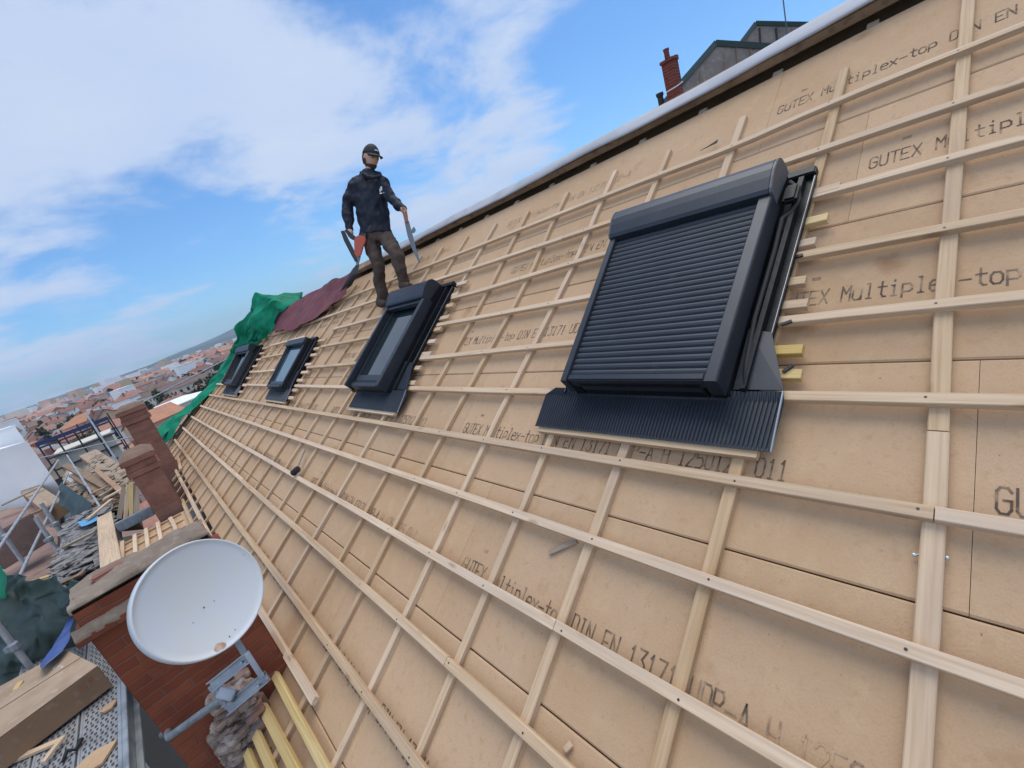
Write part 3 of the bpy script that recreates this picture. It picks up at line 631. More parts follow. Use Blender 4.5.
            mb = MB(); kb(mb, .0655, .9515, .765, .80, wt-.012, wr-.012); mb.build('bottom_bar', M['anthra'], root, bevel=.004)
    else:
        mb = MB(); kb(mb, .02, .98, .86, 1.0, wt-.02, wt+.03); mb.build('top_cover', M['anthra'], root, bevel=.008)
        mb = MB(); kb(mb, .15, .85, 1.012, 1.028, .046, .048); mb.build('sticker', M['label_white'], root)
    return root, K
sk1, K1 = make_skylight(((.585, 1.385), (.575, 1.500), .325, 1.590), 'closed', 'large skylight nearest the camera, its dark slatted roller shutter fully closed')
# hoses and cable loops hanging beside the closed shutter
mb = MB(); mb.tube([K1(-.03, .93, .09), K1(-.07, .90, .07), K1(-.09, .84, .06), K1(-.06, .79, .05), K1(-.03, .76, .06), K1(-.035, .6, .055), K1(-.03, .3, .05), K1(-.05, .12, .05), K1(-.07, .03, .045)], .011, 8); mb.build('cable', M['rubber'], sk1, smooth=True)
mb = MB(); mb.abox(0, 0, 0, 0, 0, 0); mb = MB(); c = K1(-.055, .86, .085); mb.box(c, eu*.03, ev*.055, ew*.018); mb.build('junction_box', M['black'], sk1, bevel=.01)
sk2, K2 = make_skylight(((3.48, 4.22), (3.64, 4.44), .268, 1.50), 'open', 'second skylight at the feet of the roofer, blind box above dark glass', 1.0, (.27, .02))
sk3, K3 = make_skylight(((6.60, 7.42), (6.98, 7.98), .235, 1.12), 'glass', 'third skylight, narrow looking, with teal sky reflecting glass and no shutter box', .8, (.2, .1))
sk4, K4 = make_skylight(((9.85, 10.9), (10.6, 12.0), .235, 1.23), 'open', 'farthest skylight, dark and beside the green tarp, with a light grey box top')
for p, q in [((799, 214), (808, 210)), ((793, 258), (803, 255)), ((781, 325), (792, 321)), ((783, 372), (793, 365))]:
    A, B = onroof(*p, .006), onroof(*q, .006); mb = MB(); d = (B-A)/2; mb.box((A+B)/2, d, ew.cross(d).normalized()*.007, ew*.004); mb.build('flashing_clip', M['black'], sk1)
for i, (p, q, lb) in enumerate([((914, 555), (921, 554), 'bright screw end sticking out left of the wide counter batten'), ((938, 556), (947, 558), 'bright screw end sticking out right of the wide counter batten')]):
    A, B = onroof(*p, -.04), onroof(*q, -.04); mb = MB(); mb.tube([A, B], .0025, 8); c = A if i == 0 else B; mb.lathe(c, ew, [(.0005, .004), (.005, .003), (.005, -.003), (.0005, -.004)], 8); tag(mb.build('screw', M['silver']), lb, 'screw')
A, B = onroof(700, 151, -.03), onroof(717, 143, -.02); mb = MB(); d = (B-A); n_ = ew.cross(d).normalized(); mb.prism([A, B-n_*.0, B+n_*.035, A+d*.5+n_*.012], ew*.003); tag(mb.build('underlay_scrap', M['blackcloth']), 'torn black scrap of underlay sticking out over the topmost batten', 'scrap')
PZ = -1.8
# ------------------------------------------------------------------ near chimney stack, dish and bracket
NY = 2.9
st = empty('chimney_stack', (-1.7, 3.4, -1.2), 'broad orange red brick chimney stack behind the satellite dish, with a mortar topped head', 'chimney')
mb = MB(); mb.abox(-2.03, -1.40, NY, 3.23, -6, -.13); mb.build('brick_shaft', M['brick'], st, bevel=.006)
mb = MB(); mb.abox(-2.075, -1.36, NY-.03, 3.26, -.131, -.085); mb.abox(-2.03, -1.40, NY, 3.23, -.0855, .055); mb.build('corbel_course', M['brick'], st, bevel=.006)
mb = MB(); rows = []
for i in range(24):
    row = []
    for j in range(16):
        x = lerp(-2.035, -1.40, j/15); y = lerp(NY-.0, 3.24, i/23); e = min(j, 15-j, i, 23-i)
        row.append(V((x+.012*mnoise.noise(V((x*9, y*9, 2))), y, .059+(0 if e == 0 else .004+.006*min(e, 3))+.022*mnoise.noise(V((x*8, y*8, 5)))+.012*mnoise.noise(V((x*22, y*22, 1))))))
    rows.append(row)
rows = [[V((p.x, p.y, .03)) for p in rows[0]]]+rows+[[V((p.x, p.y, .03)) for p in rows[-1]]]
mb.grid(rows); mb.build('mortar_cap', M['mortar'], st, smooth=True)
mb = MB(); n = 40
mb.grid([[V((lerp(-2.07, -1.37, i/n), NY+y_+.006*mnoise.noise(V((i*.6, y_*40, 1))), z_+.008*mnoise.noise(V((i*.45, z_*30, 7))))) for y_, z_ in ((-.032, -.100), (-.030, -.080), (-.012, -.068), (-.002, -.045))] for i in range(n+1)]); mb.build('mortar_fillet', M['mortar'], st, smooth=True)
mb = MB(); mb.box((-1.86, 3.10, .078), (.075, .012, 0), (-.006, .04, 0), (0, 0, .016)); mb.build('loose_brick_course', M['brick2'], st, bevel=.01)
mb = MB()
for i in range(230):       # ragged broken masonry where the roof meets the stack
    t = random.random(); x = lerp(-1.80, -1.62, random.random())-t*.18; z = lerp(-.80, -1.42, t); y = NY-.02-random.random()*.16
    s_ = rnd(.02, .06); d = V((1, rnd(-.5, .5), rnd(-.5, .35))).normalized(); e = d.cross(V((rnd(-.3, .3), rnd(-.3, .3), 1))).normalized(); f = d.cross(e)
    mb.box((x+.03, NY-.02-random.random()*.09, z), d*s_, e*rnd(.02, .05), f*rnd(.008, .02))
mb.abox(-1.90, -1.58, NY-.06, NY-.004, -2.2, -1.0); mb.build('broken_masonry', M['rubble'], st, bevel=.006)
# satellite dish
DC = at(203, 597, 2.08); tocam = (CAMP-DC).normalized()
ax = (tocam+cr*.42+cu*.22).normalized()
dish = empty('satellite_dish', DC-V((0, 0, .3)), 'round pale grey satellite dish in front of the brick stack', 'satellite dish')
RD = .252
prof = []
for i in range(13): t = i/12; prof.append((max(.0005, RD*t), -.032*(1-t*t)))
prof += [(RD+.004, .006), (RD+.010, .004), (RD+.012, -.006), (RD+.013, -.050), (RD+.006, -.052), (RD+.004, -.02)]
for i in range(12, -1, -1): t = i/12; prof.append((max(.0005, RD*t), -.032*(1-t*t)-.008))
mb = MB(); mb.lathe(DC, ax, prof, 72); refl = mb.build('reflector', M['dish'], dish, smooth=True)
ra = ax.cross(V((0, 0, 1))).normalized(); rb_ = ax.cross(ra)
pr = at(216, 649, 2.08); rp = (pr-DC); rp -= ax*rp.dot(ax); rr_ = rp.length
mb = MB(); pts = []
for k in range(14):
    a = 2*math.pi*k/14; q = DC+rp.normalized()*(rr_-.004)+(rp.normalized()*math.cos(a)*.018+ax.cross(rp.normalized())*math.sin(a)*.024)*(1+.3*mnoise.noise(V((a, 1, 1))))
    d_ = (q-DC); r_ = d_.length/RD; pts.append(q+ax*(-.032*(1-r_*r_)+.0015))
mb.add(pts, [tuple(range(14))]); mb.build('rust_patch', M['rust'], refl)
for (x, y, s_) in [(205, 607, .0035), (220, 598, .002), (231, 636, .003), (188, 625, .002), (240, 628, .002)]:
    q = at(x, y, 2.08); d_ = q-DC; d_ -= ax*d_.dot(ax); r_ = d_.length/RD; mb = MB(); mb.lathe(DC+d_+ax*(-.032*(1-r_*r_)+.002), ax, [(.0001, .0005), (s_, 0), (s_, -.002)], 8); mb.build('dirt_spot', M['nail'], refl)
# galvanised bracket
BD = 2.16
def bp(x, y, d=BD): return at(x, y, d)
br = empty('dish_bracket', bp(235, 690), 'galvanised steel bracket and arm clamped below the satellite dish', 'bracket')
fw = (CAMP-bp(235, 680)).normalized()
def bar(mb, p, q, wd, th):
    A, B = V(p), V(q); d = (B-A).normalized(); sv = fw.cross(d).normalized(); up = d.cross(sv).normalized()
    mb.box((A+B)/2, (B-A)/2, sv*wd, up*th)
def channel(p, q, wd, name):
    mb = MB(); A, B = V(p), V(q); d = (B-A).normalized(); sv = fw.cross(d).normalized(); up = d.cross(sv).normalized()
    if up.dot(fw) < 0: up = -up
    mb.sweep([A, B], [(-wd, .022), (-wd+.006, .022), (-wd+.006, .004), (wd-.006, .004), (wd-.006, .022), (wd, .022), (wd, 0), (-wd, 0)], (sv, up)); return mb.build(name, M['galv'], br)
channel(bp(212, 686), bp(251, 655), .026, 'channel_bar'); channel(bp(227, 709), bp(268, 675), .026, 'channel_bar')
mb = MB(); bar(mb, bp(212, 684, BD+.02), bp(230, 706, BD+.02), .022, .004); mb.build('clamp_plate', M['galv'], br, bevel=.002)
mb = MB(); bar(mb, bp(220, 692, BD-.01), bp(236, 696, BD-.01), .024, .03); mb.build('clamp_block', M['galv'], br, bevel=.004)
mb = MB(); bar(mb, bp(246, 652, BD-.02), bp(262, 677, BD-.02), .012, .008); mb.build('link_bar', M['galv'], br, bevel=.002)
mb = MB(); bar(mb, bp(236, 640, BD+.05), bp(250, 662, BD), .014, .010); mb.build('mount_arm', M['galv'], br, bevel=.003)
for (x, y) in [(241, 663), (267, 678), (258, 686), (217, 692), (224, 703)]:
    mb = MB(); mb.tube([bp(x, y, BD-.005), bp(x, y, BD-.035)], [.0055, .0055], 6); mb.build('bolt', M['galv'], br)
mb = MB(); a_ = bp(222, 699, BD+.03); b_ = ony(169, 737, NY-.05); mb.tube([a_, b_, b_+V((0, .06, 0))], .0195, 14); mb.build('wall_arm', M['galv'], br, smooth=False)

# ------------------------------------------------------------------ tall narrow chimneys further along the eaves
def chimney(name, label, x0, x1, y0, y1, z0, z1, m, bands=True, capm='mortar'):
    c = empty(name, ((x0+x1)/2, (y0+y1)/2, z0), label, 'chimney')
    mb = MB(); mb.abox(x0, x1, y0, y1, z0, z1-.30); mb.build('brick_shaft', M[m], c, bevel=.008)
    mb = MB(); mb.abox(x0-.035, x1+.035, y0-.035, y1+.035, z1-.2995, z1-.22); mb.abox(x0-.012, x1+.012, y0-.012, y1+.012, z1-.2195, z1-.12); mb.abox(x0-.045, x1+.045, y0-.045, y1+.045, z1-.1195, z1-.05); mb.build('corbel_course', M[m], c, bevel=.006)
    mb = MB(); mb.hexa([(x0-.04,y0-.04,z1-.0495),(x1+.04,y0-.04,z1-.0495),(x1+.04,y1+.04,z1-.0495),(x0-.04,y1+.04,z1-.0495),(x0+.06,y0+.06,z1+.02),(x1-.06,y0+.06,z1+.02),(x1-.06,y1-.06,z1+.02),(x0+.06,y1-.06,z1+.02)]); mb.build('mortar_cap', M[capm], c, bevel=.01)
    return c
chimney('brick_chimney', 'tall pinkish brick chimney at the eaves, ribbed top, between the dish and the green tarp', -1.80, -1.47, 8.0, 8.75, -4, -.02, 'brick2', capm='mossy')
chimney('brick_chimney', 'slimmer mossy brown chimney standing behind the pinkish brick chimney', -1.60, -1.24, 10.2, 11.0, -4, .50, 'brick2', capm='mossy')
# grey flashing bar and leaning boards at the foot of the tall chimney
mb = MB(); A, B = onz(117, 528, -.95), onz(153, 510, -.95); mb.box((A+B)/2, (B-A)/2, (0, .05, 0), (0, 0, .07)); tag(mb.build('steel_beam', M['galv'], bevel=.01), 'short grey steel beam lying across the foot of the tall pinkish chimney', 'beam')
for i, (p, q, wd, m, lb) in enumerate([((119, 519), (124, 487), .035, 'grey_wood', 'grey board standing on end left of the pinkish chimney, leftmost of four'), ((125, 521), (128, 484), .03, 'batten', 'pale board standing on end left of the pinkish chimney'), ((131, 519), (131, 482), .03, 'fresh', 'yellowish board standing on end left of the pinkish chimney'), ((137, 516), (136, 486), .04, 'grey_wood', 'dark weathered board standing on end beside the pinkish chimney')]):
    A = onz(*p, -1.25); B = at(*q, (A-CAMP).dot(cf)+.25); d = (B-A).normalized(); sv = d.cross((CAMP-A).normalized()).normalized(); up = d.cross(sv)
    mb = MB(); mb.sweep([A.lerp(B, j/4) for j in range(5)], chamf(wd, .025), (sv, up), seed=i*2.2); tag(mb.build('board', M[m]), lb, 'board', 'boards leaning at the chimney foot')
A, B = onz(105, 516, -1.05), onz(112, 566, -.95); mb = MB(); d = (B-A).normalized(); sv = V((0, 0, 1)).cross(d).normalized(); mb.sweep([A.lerp(B, j/5) for j in range(6)], chamf(.10, .03), (sv, V((0, 0, 1))), seed=4); tag(mb.build('fascia_board', M['batten']), 'wide tan board edging the flared eaves behind the brick stack', 'board')
# old slates heaped on the lower lean-to
def slab(pxq, z, n, m, name, label, cat, h=.02, sz=(.16, .10), gap=.0):
    P = [onz(x, y, z) for x, y in pxq]; mb = MB()
    mb.hexa([V((p.x, p.y, PZ+.002)) for p in P]+[p-V((0, 0, .02)) for p in P])
    for i in range(n):
        a, b = random.random(), random.random(); c = P[0].lerp(P[1], a).lerp(P[3].lerp(P[2], a), b)+V((0, 0, rnd(0, .05)))
        t = rnd(0, 6.28); dx = V((math.cos(t), math.sin(t), rnd(-.25, .25)))*sz[0]*rnd(.5, 1.2); dy = V((-math.sin(t), math.cos(t), rnd(-.25, .25)))*sz[1]*rnd(.5, 1.2)
        mb.box(c, dx, dy, V((0, 0, .007)))
    return tag(mb.build(name, M[m], recalc=False), label, cat)
slab([(62, 580), (110, 566), (106, 506), (70, 520)], -1.25, 260, 'slate', 'slate_heap', 'heap of old grey slates left of the flared eaves', 'slate heap')

slab([(70, 500), (108, 507), (132, 474), (92, 455)], -1.45, 70, 'grey_wood', 'timber_heap', 'heap of broken grey and brown timber among the far cartons', 'timber heap', sz=(.42, .06))
slab([(100, 512), (130, 508), (126, 486), (104, 490)], -1.30, 46, 'ridgewood', 'timber_heap', 'dark heap of split laths at the foot of the standing boards', 'timber heap', sz=(.30, .04))
# ------------------------------------------------------------------ scaffold
def plank(x0, x1, y0, y1, label):
    p = empty('scaffold_plank', ((x0+x1)/2, y0, PZ-.05), label, 'scaffold plank', 'steel planks of the scaffold platform')
    mb = MB(); mb.abox(x0+.004, x1-.004, y0, y1, PZ-.05, PZ); mb.abox(x0+.004, x0+.02, y0, y1, PZ+.0003, PZ+.006); mb.abox(x1-.02, x1-.004, y0, y1, PZ+.0003, PZ+.006); mb.build('deck_sheet', M['deckgrey'], p)
    mb = MB(); nx = 7; ny = int((y1-y0)/.055)
    for j in range(ny):
        for i in range(nx):
            xx = lerp(x0+.045, x1-.045, (i+.5*(j % 2)*.6)/(nx-1) if True else 0); xx = min(xx, x1-.03); yy = y0+.03+j*.055
            w2 = .007 if (i+j) % 2 else .010
            mb.add([(xx-w2, yy-.017, PZ+.0022), (xx+w2, yy-.017, PZ+.0022), (xx+w2, yy+.017, PZ+.0022), (xx-w2, yy+.017, PZ+.0022)], [(0, 1, 2, 3)])
    mb.build('perforation', M['hole'], p, recalc=False)
    return p
plank(-2.95, -2.63, 4.0, 7.4, 'perforated steel scaffold plank nearest the house, scattered with offcuts')
plank(-3.28, -2.96, 4.0, 7.4, 'perforated steel scaffold plank in the middle, beside the big cardboard carton')
plank(-3.61, -3.29, 4.0, 7.4, 'perforated steel scaffold plank outermost, mostly under the big cardboard carton')
for k, x in enumerate((-2.95, -3.28, -3.61)):
    plank(x, x+.32, 7.45, 24, '%s far scaffold plank beyond the big carton, under the clutter' % ('inner', 'middle', 'outer')[k])
mb = MB()
Pn = [V((-3.70, 9.4, -2.35)), V((-4.45, 22.2, -2.3)), V((-9.5, 30, -2.1)), V((-9.5, 10.5, -2.2))]
mb.grid([[Pn[0].lerp(Pn[3], i/9).lerp(Pn[1].lerp(Pn[2], i/9), j/14)+V((0, 0, .05*mnoise.noise(V((i*.7, j*.9, 0)))+(.045 if i % 2 else 0))) for i in range(10)] for j in range(15)])
nh = empty('neighbour_house', (-7, 11, -24), 'lower neighbouring house with a brown tiled roof beyond the scaffold at the left edge', 'house')
mb.build('roof', ROOFS[1], nh, thick=.12)
mb = MB(); mb.hexa([V((p.x, p.y, -26)) for p in Pn]+[p-V((0, 0, .25)) for p in Pn]); mb.build('wall', WALLS[3], nh)
mb = MB(); mb.abox(-2.625, -2.595, 3.4, 7.4, PZ-.14, PZ+.10); mb.abox(-2.594, -2.545, 3.4, 7.4, PZ-.14, PZ-.11); mb.abox(-2.594, -2.555, 3.4, 7.4, PZ+.07, PZ+.10)
tag(mb.build('toe_board', M['toe'], bevel=.004), 'long aluminium toe board edging the scaffold platform on the house side', 'toe board')
def tube_obj(p, q, r, label, m='tube', couplers=()):
    A, B = V(p), V(q); t = empty('scaffold_tube', A, label, 'scaffold tube', 'scaffold tubes')
    mb = MB(); mb.tube([A, B], r, 12); mb.build('tube', M[m], t, smooth=False)
    for k in couplers:
        c = A.lerp(B, k); d = (B-A).normalized(); mb = MB(); mb.tube([c-d*.05, c-d*.03, c+d*.03, c+d*.05], [r*1.15, r*1.55, r*1.55, r*1.15], 10); e = d.cross(V((.3, .9, .2))).normalized(); mb.box(c+e*r*1.9, d*.028, e*.018, d.cross(e)*.022); mb.build('coupler', M['galv'], t)
    return t
A = onz(42, 682, -1.75); tube_obj(A, A+V((.02, .1, 2.3)), .03, 'pale vertical scaffold tube in front of the dark green tarp', couplers=(.22, .62))
for p, h, lb in [((26, 566), 1.5, 'scaffold standard at the left edge in front of the faded brown wall'), ((61, 556), .85, 'short scaffold standard left of the slate heap, leaning with a clamp'), ((66, 541), .9, 'second short scaffold standard nearest the slate heap')]:
    A = onz(*p, -1.7); tube_obj(A, A+V((.02, .06, h)), .035, lb, couplers=(.45,))
A = onz(60, 470, -1.0); tube_obj(onz(100, 507, -1.2), onz(67, 455, -.6), .02, 'thin tube rising past the far cartons')
tube_obj((-3.66, 3.2, -.78), (-3.66, 20, -.78), .024, 'outer guard rail running the length of the scaffold, top line')
tube_obj((-3.66, 3.2, -1.3), (-3.66, 20, -1.3), .024, 'outer guard rail running the length of the scaffold, lower line')
# long guard rails and lines running out towards the town
tube_obj(at(128, 410, 30), at(240, 352, 30), .045, 'upper guard rail crossing in front of the town below the green tarp')
tube_obj(at(40, 458, 26), at(135, 436, 26), .035, 'lower guard rail crossing in front of the dark scaffolded house')
tube_obj(at(85, 412, 28), at(123, 470, 28), .05, 'pale blue grey scaffold standard behind the mossy chimney')
tube_obj(at(128, 470, 24), at(170, 430, 24), .02, 'thin cable like rail over the orange roof')
# the open side below the platform
mb = MB(); mb.abox(-2.55, -1.98, 3.2, 7.0, -4.2, -4.1); tag(mb.build('lower_platform', M['deckgrey']), 'lower grey scaffold platform in the gap between toe board and brick stack', 'scaffold platform')
tube_obj((-2.45, 3.8, -4.0), (-2.45, 3.8, -2.0), .03, 'dark upright tube in the gap beside the toe board', 'toolgrey')
tube_obj((-2.5, 5.2, -2.2), (-2.02, 4.6, -2.05), .03, 'cross tube bridging the gap between platform and brick stack', 'toe')

# cartons
def carton(pxq, z, h, label, m='cardboard', top='cardboard_top', ext=None):
    P = [onz(x, y, z) for x, y in pxq]
    if ext: P[2] = P[1]+(P[2]-P[1])*ext; P[3] = P[0]+(P[3]-P[0])*ext
    c = empty('cardboard_carton', (P[0]+P[2])/2-V((0, 0, h)), label, 'carton', 'long cardboard cartons on the scaffold')
    mb = MB(); mb.hexa([p-V((0, 0, h)) for p in P]+P); mb.build('box_body', M[m], c, bevel=.006)
    cen = sum(P, V())/4
    mb = MB(); Q = [cen+(p-cen)*.995 for p in P]; mid0, mid1 = (Q[0]+Q[1])/2, (Q[3]+Q[2])/2
    for q4 in ([Q[0], mid0.lerp(Q[0], .02), mid1.lerp(Q[3], .02), Q[3]], [mid0.lerp(Q[1], .02), Q[1], Q[2], mid1.lerp(Q[2], .02)]):
        mb.hexa([p+V((0, 0, .0025)) for p in q4]+[p+V((0, 0, .006)) for p in q4])
    mb.build('lid_flap', M[top], c)
    return c, P
c1, P = carton([(67, 650), (98, 666), (0, 738), (-6, 690)], -1.50, .27, 'big brown cardboard carton lying askew on the near scaffold platform', ext=1.5)
# print marks on the side facing us and on the lid
a, b = P[1], P[2]; dn = V((0, 0, -1)); nrm_ = (b-a).cross(dn).normalized()
if nrm_.dot(CAMP-a) < 0: nrm_ = -nrm_
def sidept(t, z): return a.lerp(b, t)+dn*z+nrm_*.003
mb = MB()
for t0, t1, z0, z1 in [(.13, .17, .05, .055), (.13, .17, .115, .12), (.13, .134, .05, .12), (.166, .17, .05, .12), (.075, .105, .05, .056), (.075, .079, .05, .11), (.09, .094, .056, .11), (.101, .105, .05, .11)]:
    mb.add([sidept(t0, z0), sidept(t1, z0), sidept(t1, z1), sidept(t0, z1)], [(0, 1, 2, 3)])
mb.build('printed_mark', M['print_red'], c1, recalc=False)
mb = MB(); e1 = (P[1]-P[0]); e2 = (P[3]-P[0])
for s0, s1, t0, t1 in [(.30, .40, .16, .19), (.30, .40, .215, .23), (.33, .36, .16, .23), (.44, .50, .16, .18)]:
    q = lambda s_, t_: P[0]+e1*s_+e2*t_+V((0, 0, .0085)); mb.add([q(s0, t0), q(s1, t0), q(s1, t1), q(s0, t1)], [(0, 1, 2, 3)])
mb.build('printed_mark', M['print_white'], c1, recalc=False)
carton([(79, 456), (96, 449), (132, 472), (115, 483)], -1.44, .36, 'long brown carton lying farther along the scaffold, left of the tall pinkish chimney')
c3, P3 = carton([(62, 479), (68, 468), (111, 496), (104, 507)], -1.60, .20, 'slim tan carton with a white address label, left of the standing boards')
mb = MB(); q = lambda s_, t_: P3[0]+(P3[1]-P3[0])*s_+(P3[3]-P3[0])*t_+V((0, 0, .009)); mb.add([q(.15, .12), q(.85, .12), q(.85, .42), q(.15, .42)], [(0, 1, 2, 3)]); mb.build('address_label', M['label_white'], c3, recalc=False)
carton([(20, 492), (34, 482), (62, 500), (45, 512)], -1.85, .42, 'worn brown carton at the left edge above the faded brown wall')
for i, (p, q, m, lb) in enumerate([((100, 497), (120, 484), 'grey_wood', 'weathered plank end among the far cartons'), ((104, 500), (124, 489), 'batten', 'pale plank end lying below the weathered plank by the far cartons'), ((92, 494), (108, 487), 'cardboard', 'brown strip of board lying among the far cartons')]):
    A, B = onz(*p, -1.15+i*.03), onz(*q, -1.1+i*.03); d = (B-A).normalized(); mb = MB(); mb.sweep([A, A.lerp(B, .5), B], chamf(.07, .03), (V((0, 0, 1)).cross(d).normalized(), V((0, 0, 1))), seed=i*3); tag(mb.build('plank', M[m]), lb, 'plank', 'loose planks on the scaffold')
for i, (p, q, wd, m, lb) in enumerate([((-4, 769), (62, 741), .028, 'batten', 'long pale batten offcut lying across the perforated plank at the frame bottom'), ((44, 764), (64, 738), .022, 'batten', 'short pale batten offcut crossing the longer one'), ((8, 704), (22, 683), .03, 'fresh', 'yellow board end sticking up behind the big carton'), ((30, 583), (52, 576), .035, 'fresh', 'yellow offcut lying above the dark green tarp')]):
    A, B = onz(*p, PZ+.012+.03*(i % 2)) if i < 2 else onz(*p, -1.55), onz(*q, PZ+.012+.03*(i % 2)) if i < 2 else onz(*q, -1.5)
    d = (B-A).normalized(); mb = MB(); mb.sweep([A, A.lerp(B, .5), B], chamf(wd, .027), (V((0, 0, 1)).cross(d).normalized(), V((0, 0, 1))), seed=i*3.1); tag(mb.build('offcut', M[m]), lb, 'offcut', 'wood offcuts on the scaffold')
for (x, y, s_, lb) in [(109, 708, .07, 'small tan fibre board chip lying on the perforated plank'), (93, 762, .16, 'large tan fibre board scrap at the frame bottom on the perforated plank')]:
    c = onz(x, y, PZ+.01); mb = MB(); mb.prism([c+V((math.cos(t)*s_*k, math.sin(t)*s_*k, 0)) for t, k in ((.2, 1.1), (1.5, .7), (2.9, 1.0), (4.1, .8), (5.2, .95))], (0, 0, .02)); tag(mb.build('board_scrap', M['deck']), lb, 'scrap')
c = onz(72, 752, PZ+.02); mb = MB(); mb.tube([c+V((-.06, -.05, 0)), c+V((-.02, .02, .03)), c+V((.03, -.02, .01)), c+V((.07, .05, .02)), c+V((.04, .09, .01))], [.012, .02, .016, .02, .008], 8); tag(mb.build('glove', M['rubber'], smooth=True), 'crumpled black glove on the perforated plank near the frame bottom', 'glove')
for i, (p, q, z, wd, th, m, lb) in enumerate([((66, 466), (116, 492), -1.30, .10, .08, 'ridgewood', 'dark brown timber lying across the far cartons'), ((72, 476), (104, 496), -1.36, .06, .06, 'ridgewood', 'shorter dark brown timber under the first dark timber'), ((2, 506), (44, 486), -1.75, .09, .05, 'grey_wood', 'grey plank at the left edge behind the worn carton'), ((30, 516), (62, 502), -1.85, .12, .06, 'ridgewood', 'brown timber on the neighbouring roof behind the scaffold standards'), ((96, 470), (126, 496), -1.15, .05, .05, 'cardboard', 'brown square tube of board leaning by the tall pinkish chimney'), ((88, 520), (112, 500), -1.1, .04, .03, 'batten', 'pale strip lying over the slate heap'), ((64, 548), (96, 532), -1.12, .05, .03, 'grey_wood', 'grey strip half buried in the slate heap'), ((50, 590), (84, 574), -1.2, .05, .03, 'ridgewood', 'dark strip of timber at the upper edge of the dark green tarp')]):
    A, B = onz(*p, z), onz(*q, z+.04); d = (B-A).normalized(); mb = MB(); mb.sweep([A, A.lerp(B, .5), B], chamf(wd, th), (V((0, 0, 1)).cross(d).normalized(), V((0, 0, 1))), seed=i*2.7); tag(mb.build('timber', M[m]), lb, 'timber', 'loose timbers around the scaffold')
# tarps over the outer guard rail
def cloth(name, label, cat, m, rows, wr=.06, sub=1, sc=2.5, grp=None, thick=.006, n=18):
    """rows: list of point lists; resampled to a wrinkled grid"""
    def res(r, n):
        out = []
        for i in range(n+1):
            t = i/n*(len(r)-1); k = min(int(t), len(r)-2); out.append(r[k].lerp(r[k+1], t-k))
        return out
    rr = [res(r, n) for r in rows]; cols = [res([r[i] for r in rr], n) for i in range(n+1)]
    g = []
    for i, c in enumerate(cols):
        row = []
        for j, p in enumerate(c):
            q = p*sc; d = V((mnoise.noise(q), mnoise.noise(q+V((9, 3, 1))), mnoise.noise(q+V((2, 7, 5)))))+.5*V((mnoise.noise(q*2.3), mnoise.noise(q*2.3+V((9, 3, 1))), mnoise.noise(q*2.3+V((2, 7, 5)))))+V((1, -.6, .5))*(.30*(1-abs(mnoise.noise(q*3.1+V((4, 4, 4))))*2.2))
            row.append(p+d*wr)
        g.append(row)
    mb = MB(); mb.grid(g); o = mb.build(name, M[m], smooth=True, thick=thick, sub=sub, recalc=False)
    return tag(o, label, cat, grp)
cloth('tarp', 'dark green tarp bunched over the scaffold at the left edge', 'tarp', 'greennet', [[onz(*q, -.95) for q in ((-40, 590), (0, 575), (50, 578), (88, 582))], [onz(*q, -1.2) for q in ((-40, 610), (0, 612), (40, 606), (84, 602))], [onz(*q, -1.55) for q in ((-40, 640), (0, 655), (40, 640), (84, 628))], [onz(*q, -2.1) for q in ((-40, 690), (0, 700), (40, 680), (84, 655))]], .10, sc=3.4, n=44)
cloth('tarp', 'brighter green net hanging at the far left frame edge', 'tarp', 'green', [[onz(*q, -.6) for q in ((-30, 560), (-5, 562), (6, 575))], [onz(*q, -1.0) for q in ((-30, 600), (-5, 600), (7, 600))]], .03, n=10)
cloth('tarp', 'folded blue tarp strip tucked under the dark green tarp', 'tarp', 'bluetarp', [[onz(*q, -1.42) for q in ((36, 664), (52, 645), (64, 628), (72, 614))], [onz(*q, -1.40) for q in ((44, 668), (60, 652), (70, 640), (74, 620))]], .035, n=12)
cloth('sheet', 'light blue plastic sheet scrap on the slate heap', 'sheet', 'lightblue', [[onz(*q, -1.12) for q in ((76, 523), (88, 518), (97, 514))], [onz(*q, -1.12) for q in ((80, 527), (90, 524), (99, 519))]], .02, n=8)
cloth('tarp', 'black green sheet hanging below the slim labelled carton', 'tarp', 'greennet', [[onz(*q, -1.15) for q in ((60, 482), (75, 492), (92, 504))], [onz(*q, -1.5) for q in ((58, 505), (74, 515), (86, 522))]], .04, n=10)
mb = MB(); W0, W1_ = onz(4, 570, -1.9), onz(52, 540, -1.9); h = V((0, 0, .75)); mb.hexa([W0, W1_, W1_+V((-.2, .5, 0)), W0+V((-.2, .5, 0)), W0+h, W1_+h, W1_+h+V((-.2, .5, 0)), W0+h+V((-.2, .5, 0))]); tag(mb.build('low_wall', M['faded'], bevel=.02), 'faded pinkish brown parapet wall at the left edge behind the scaffold standards', 'wall')
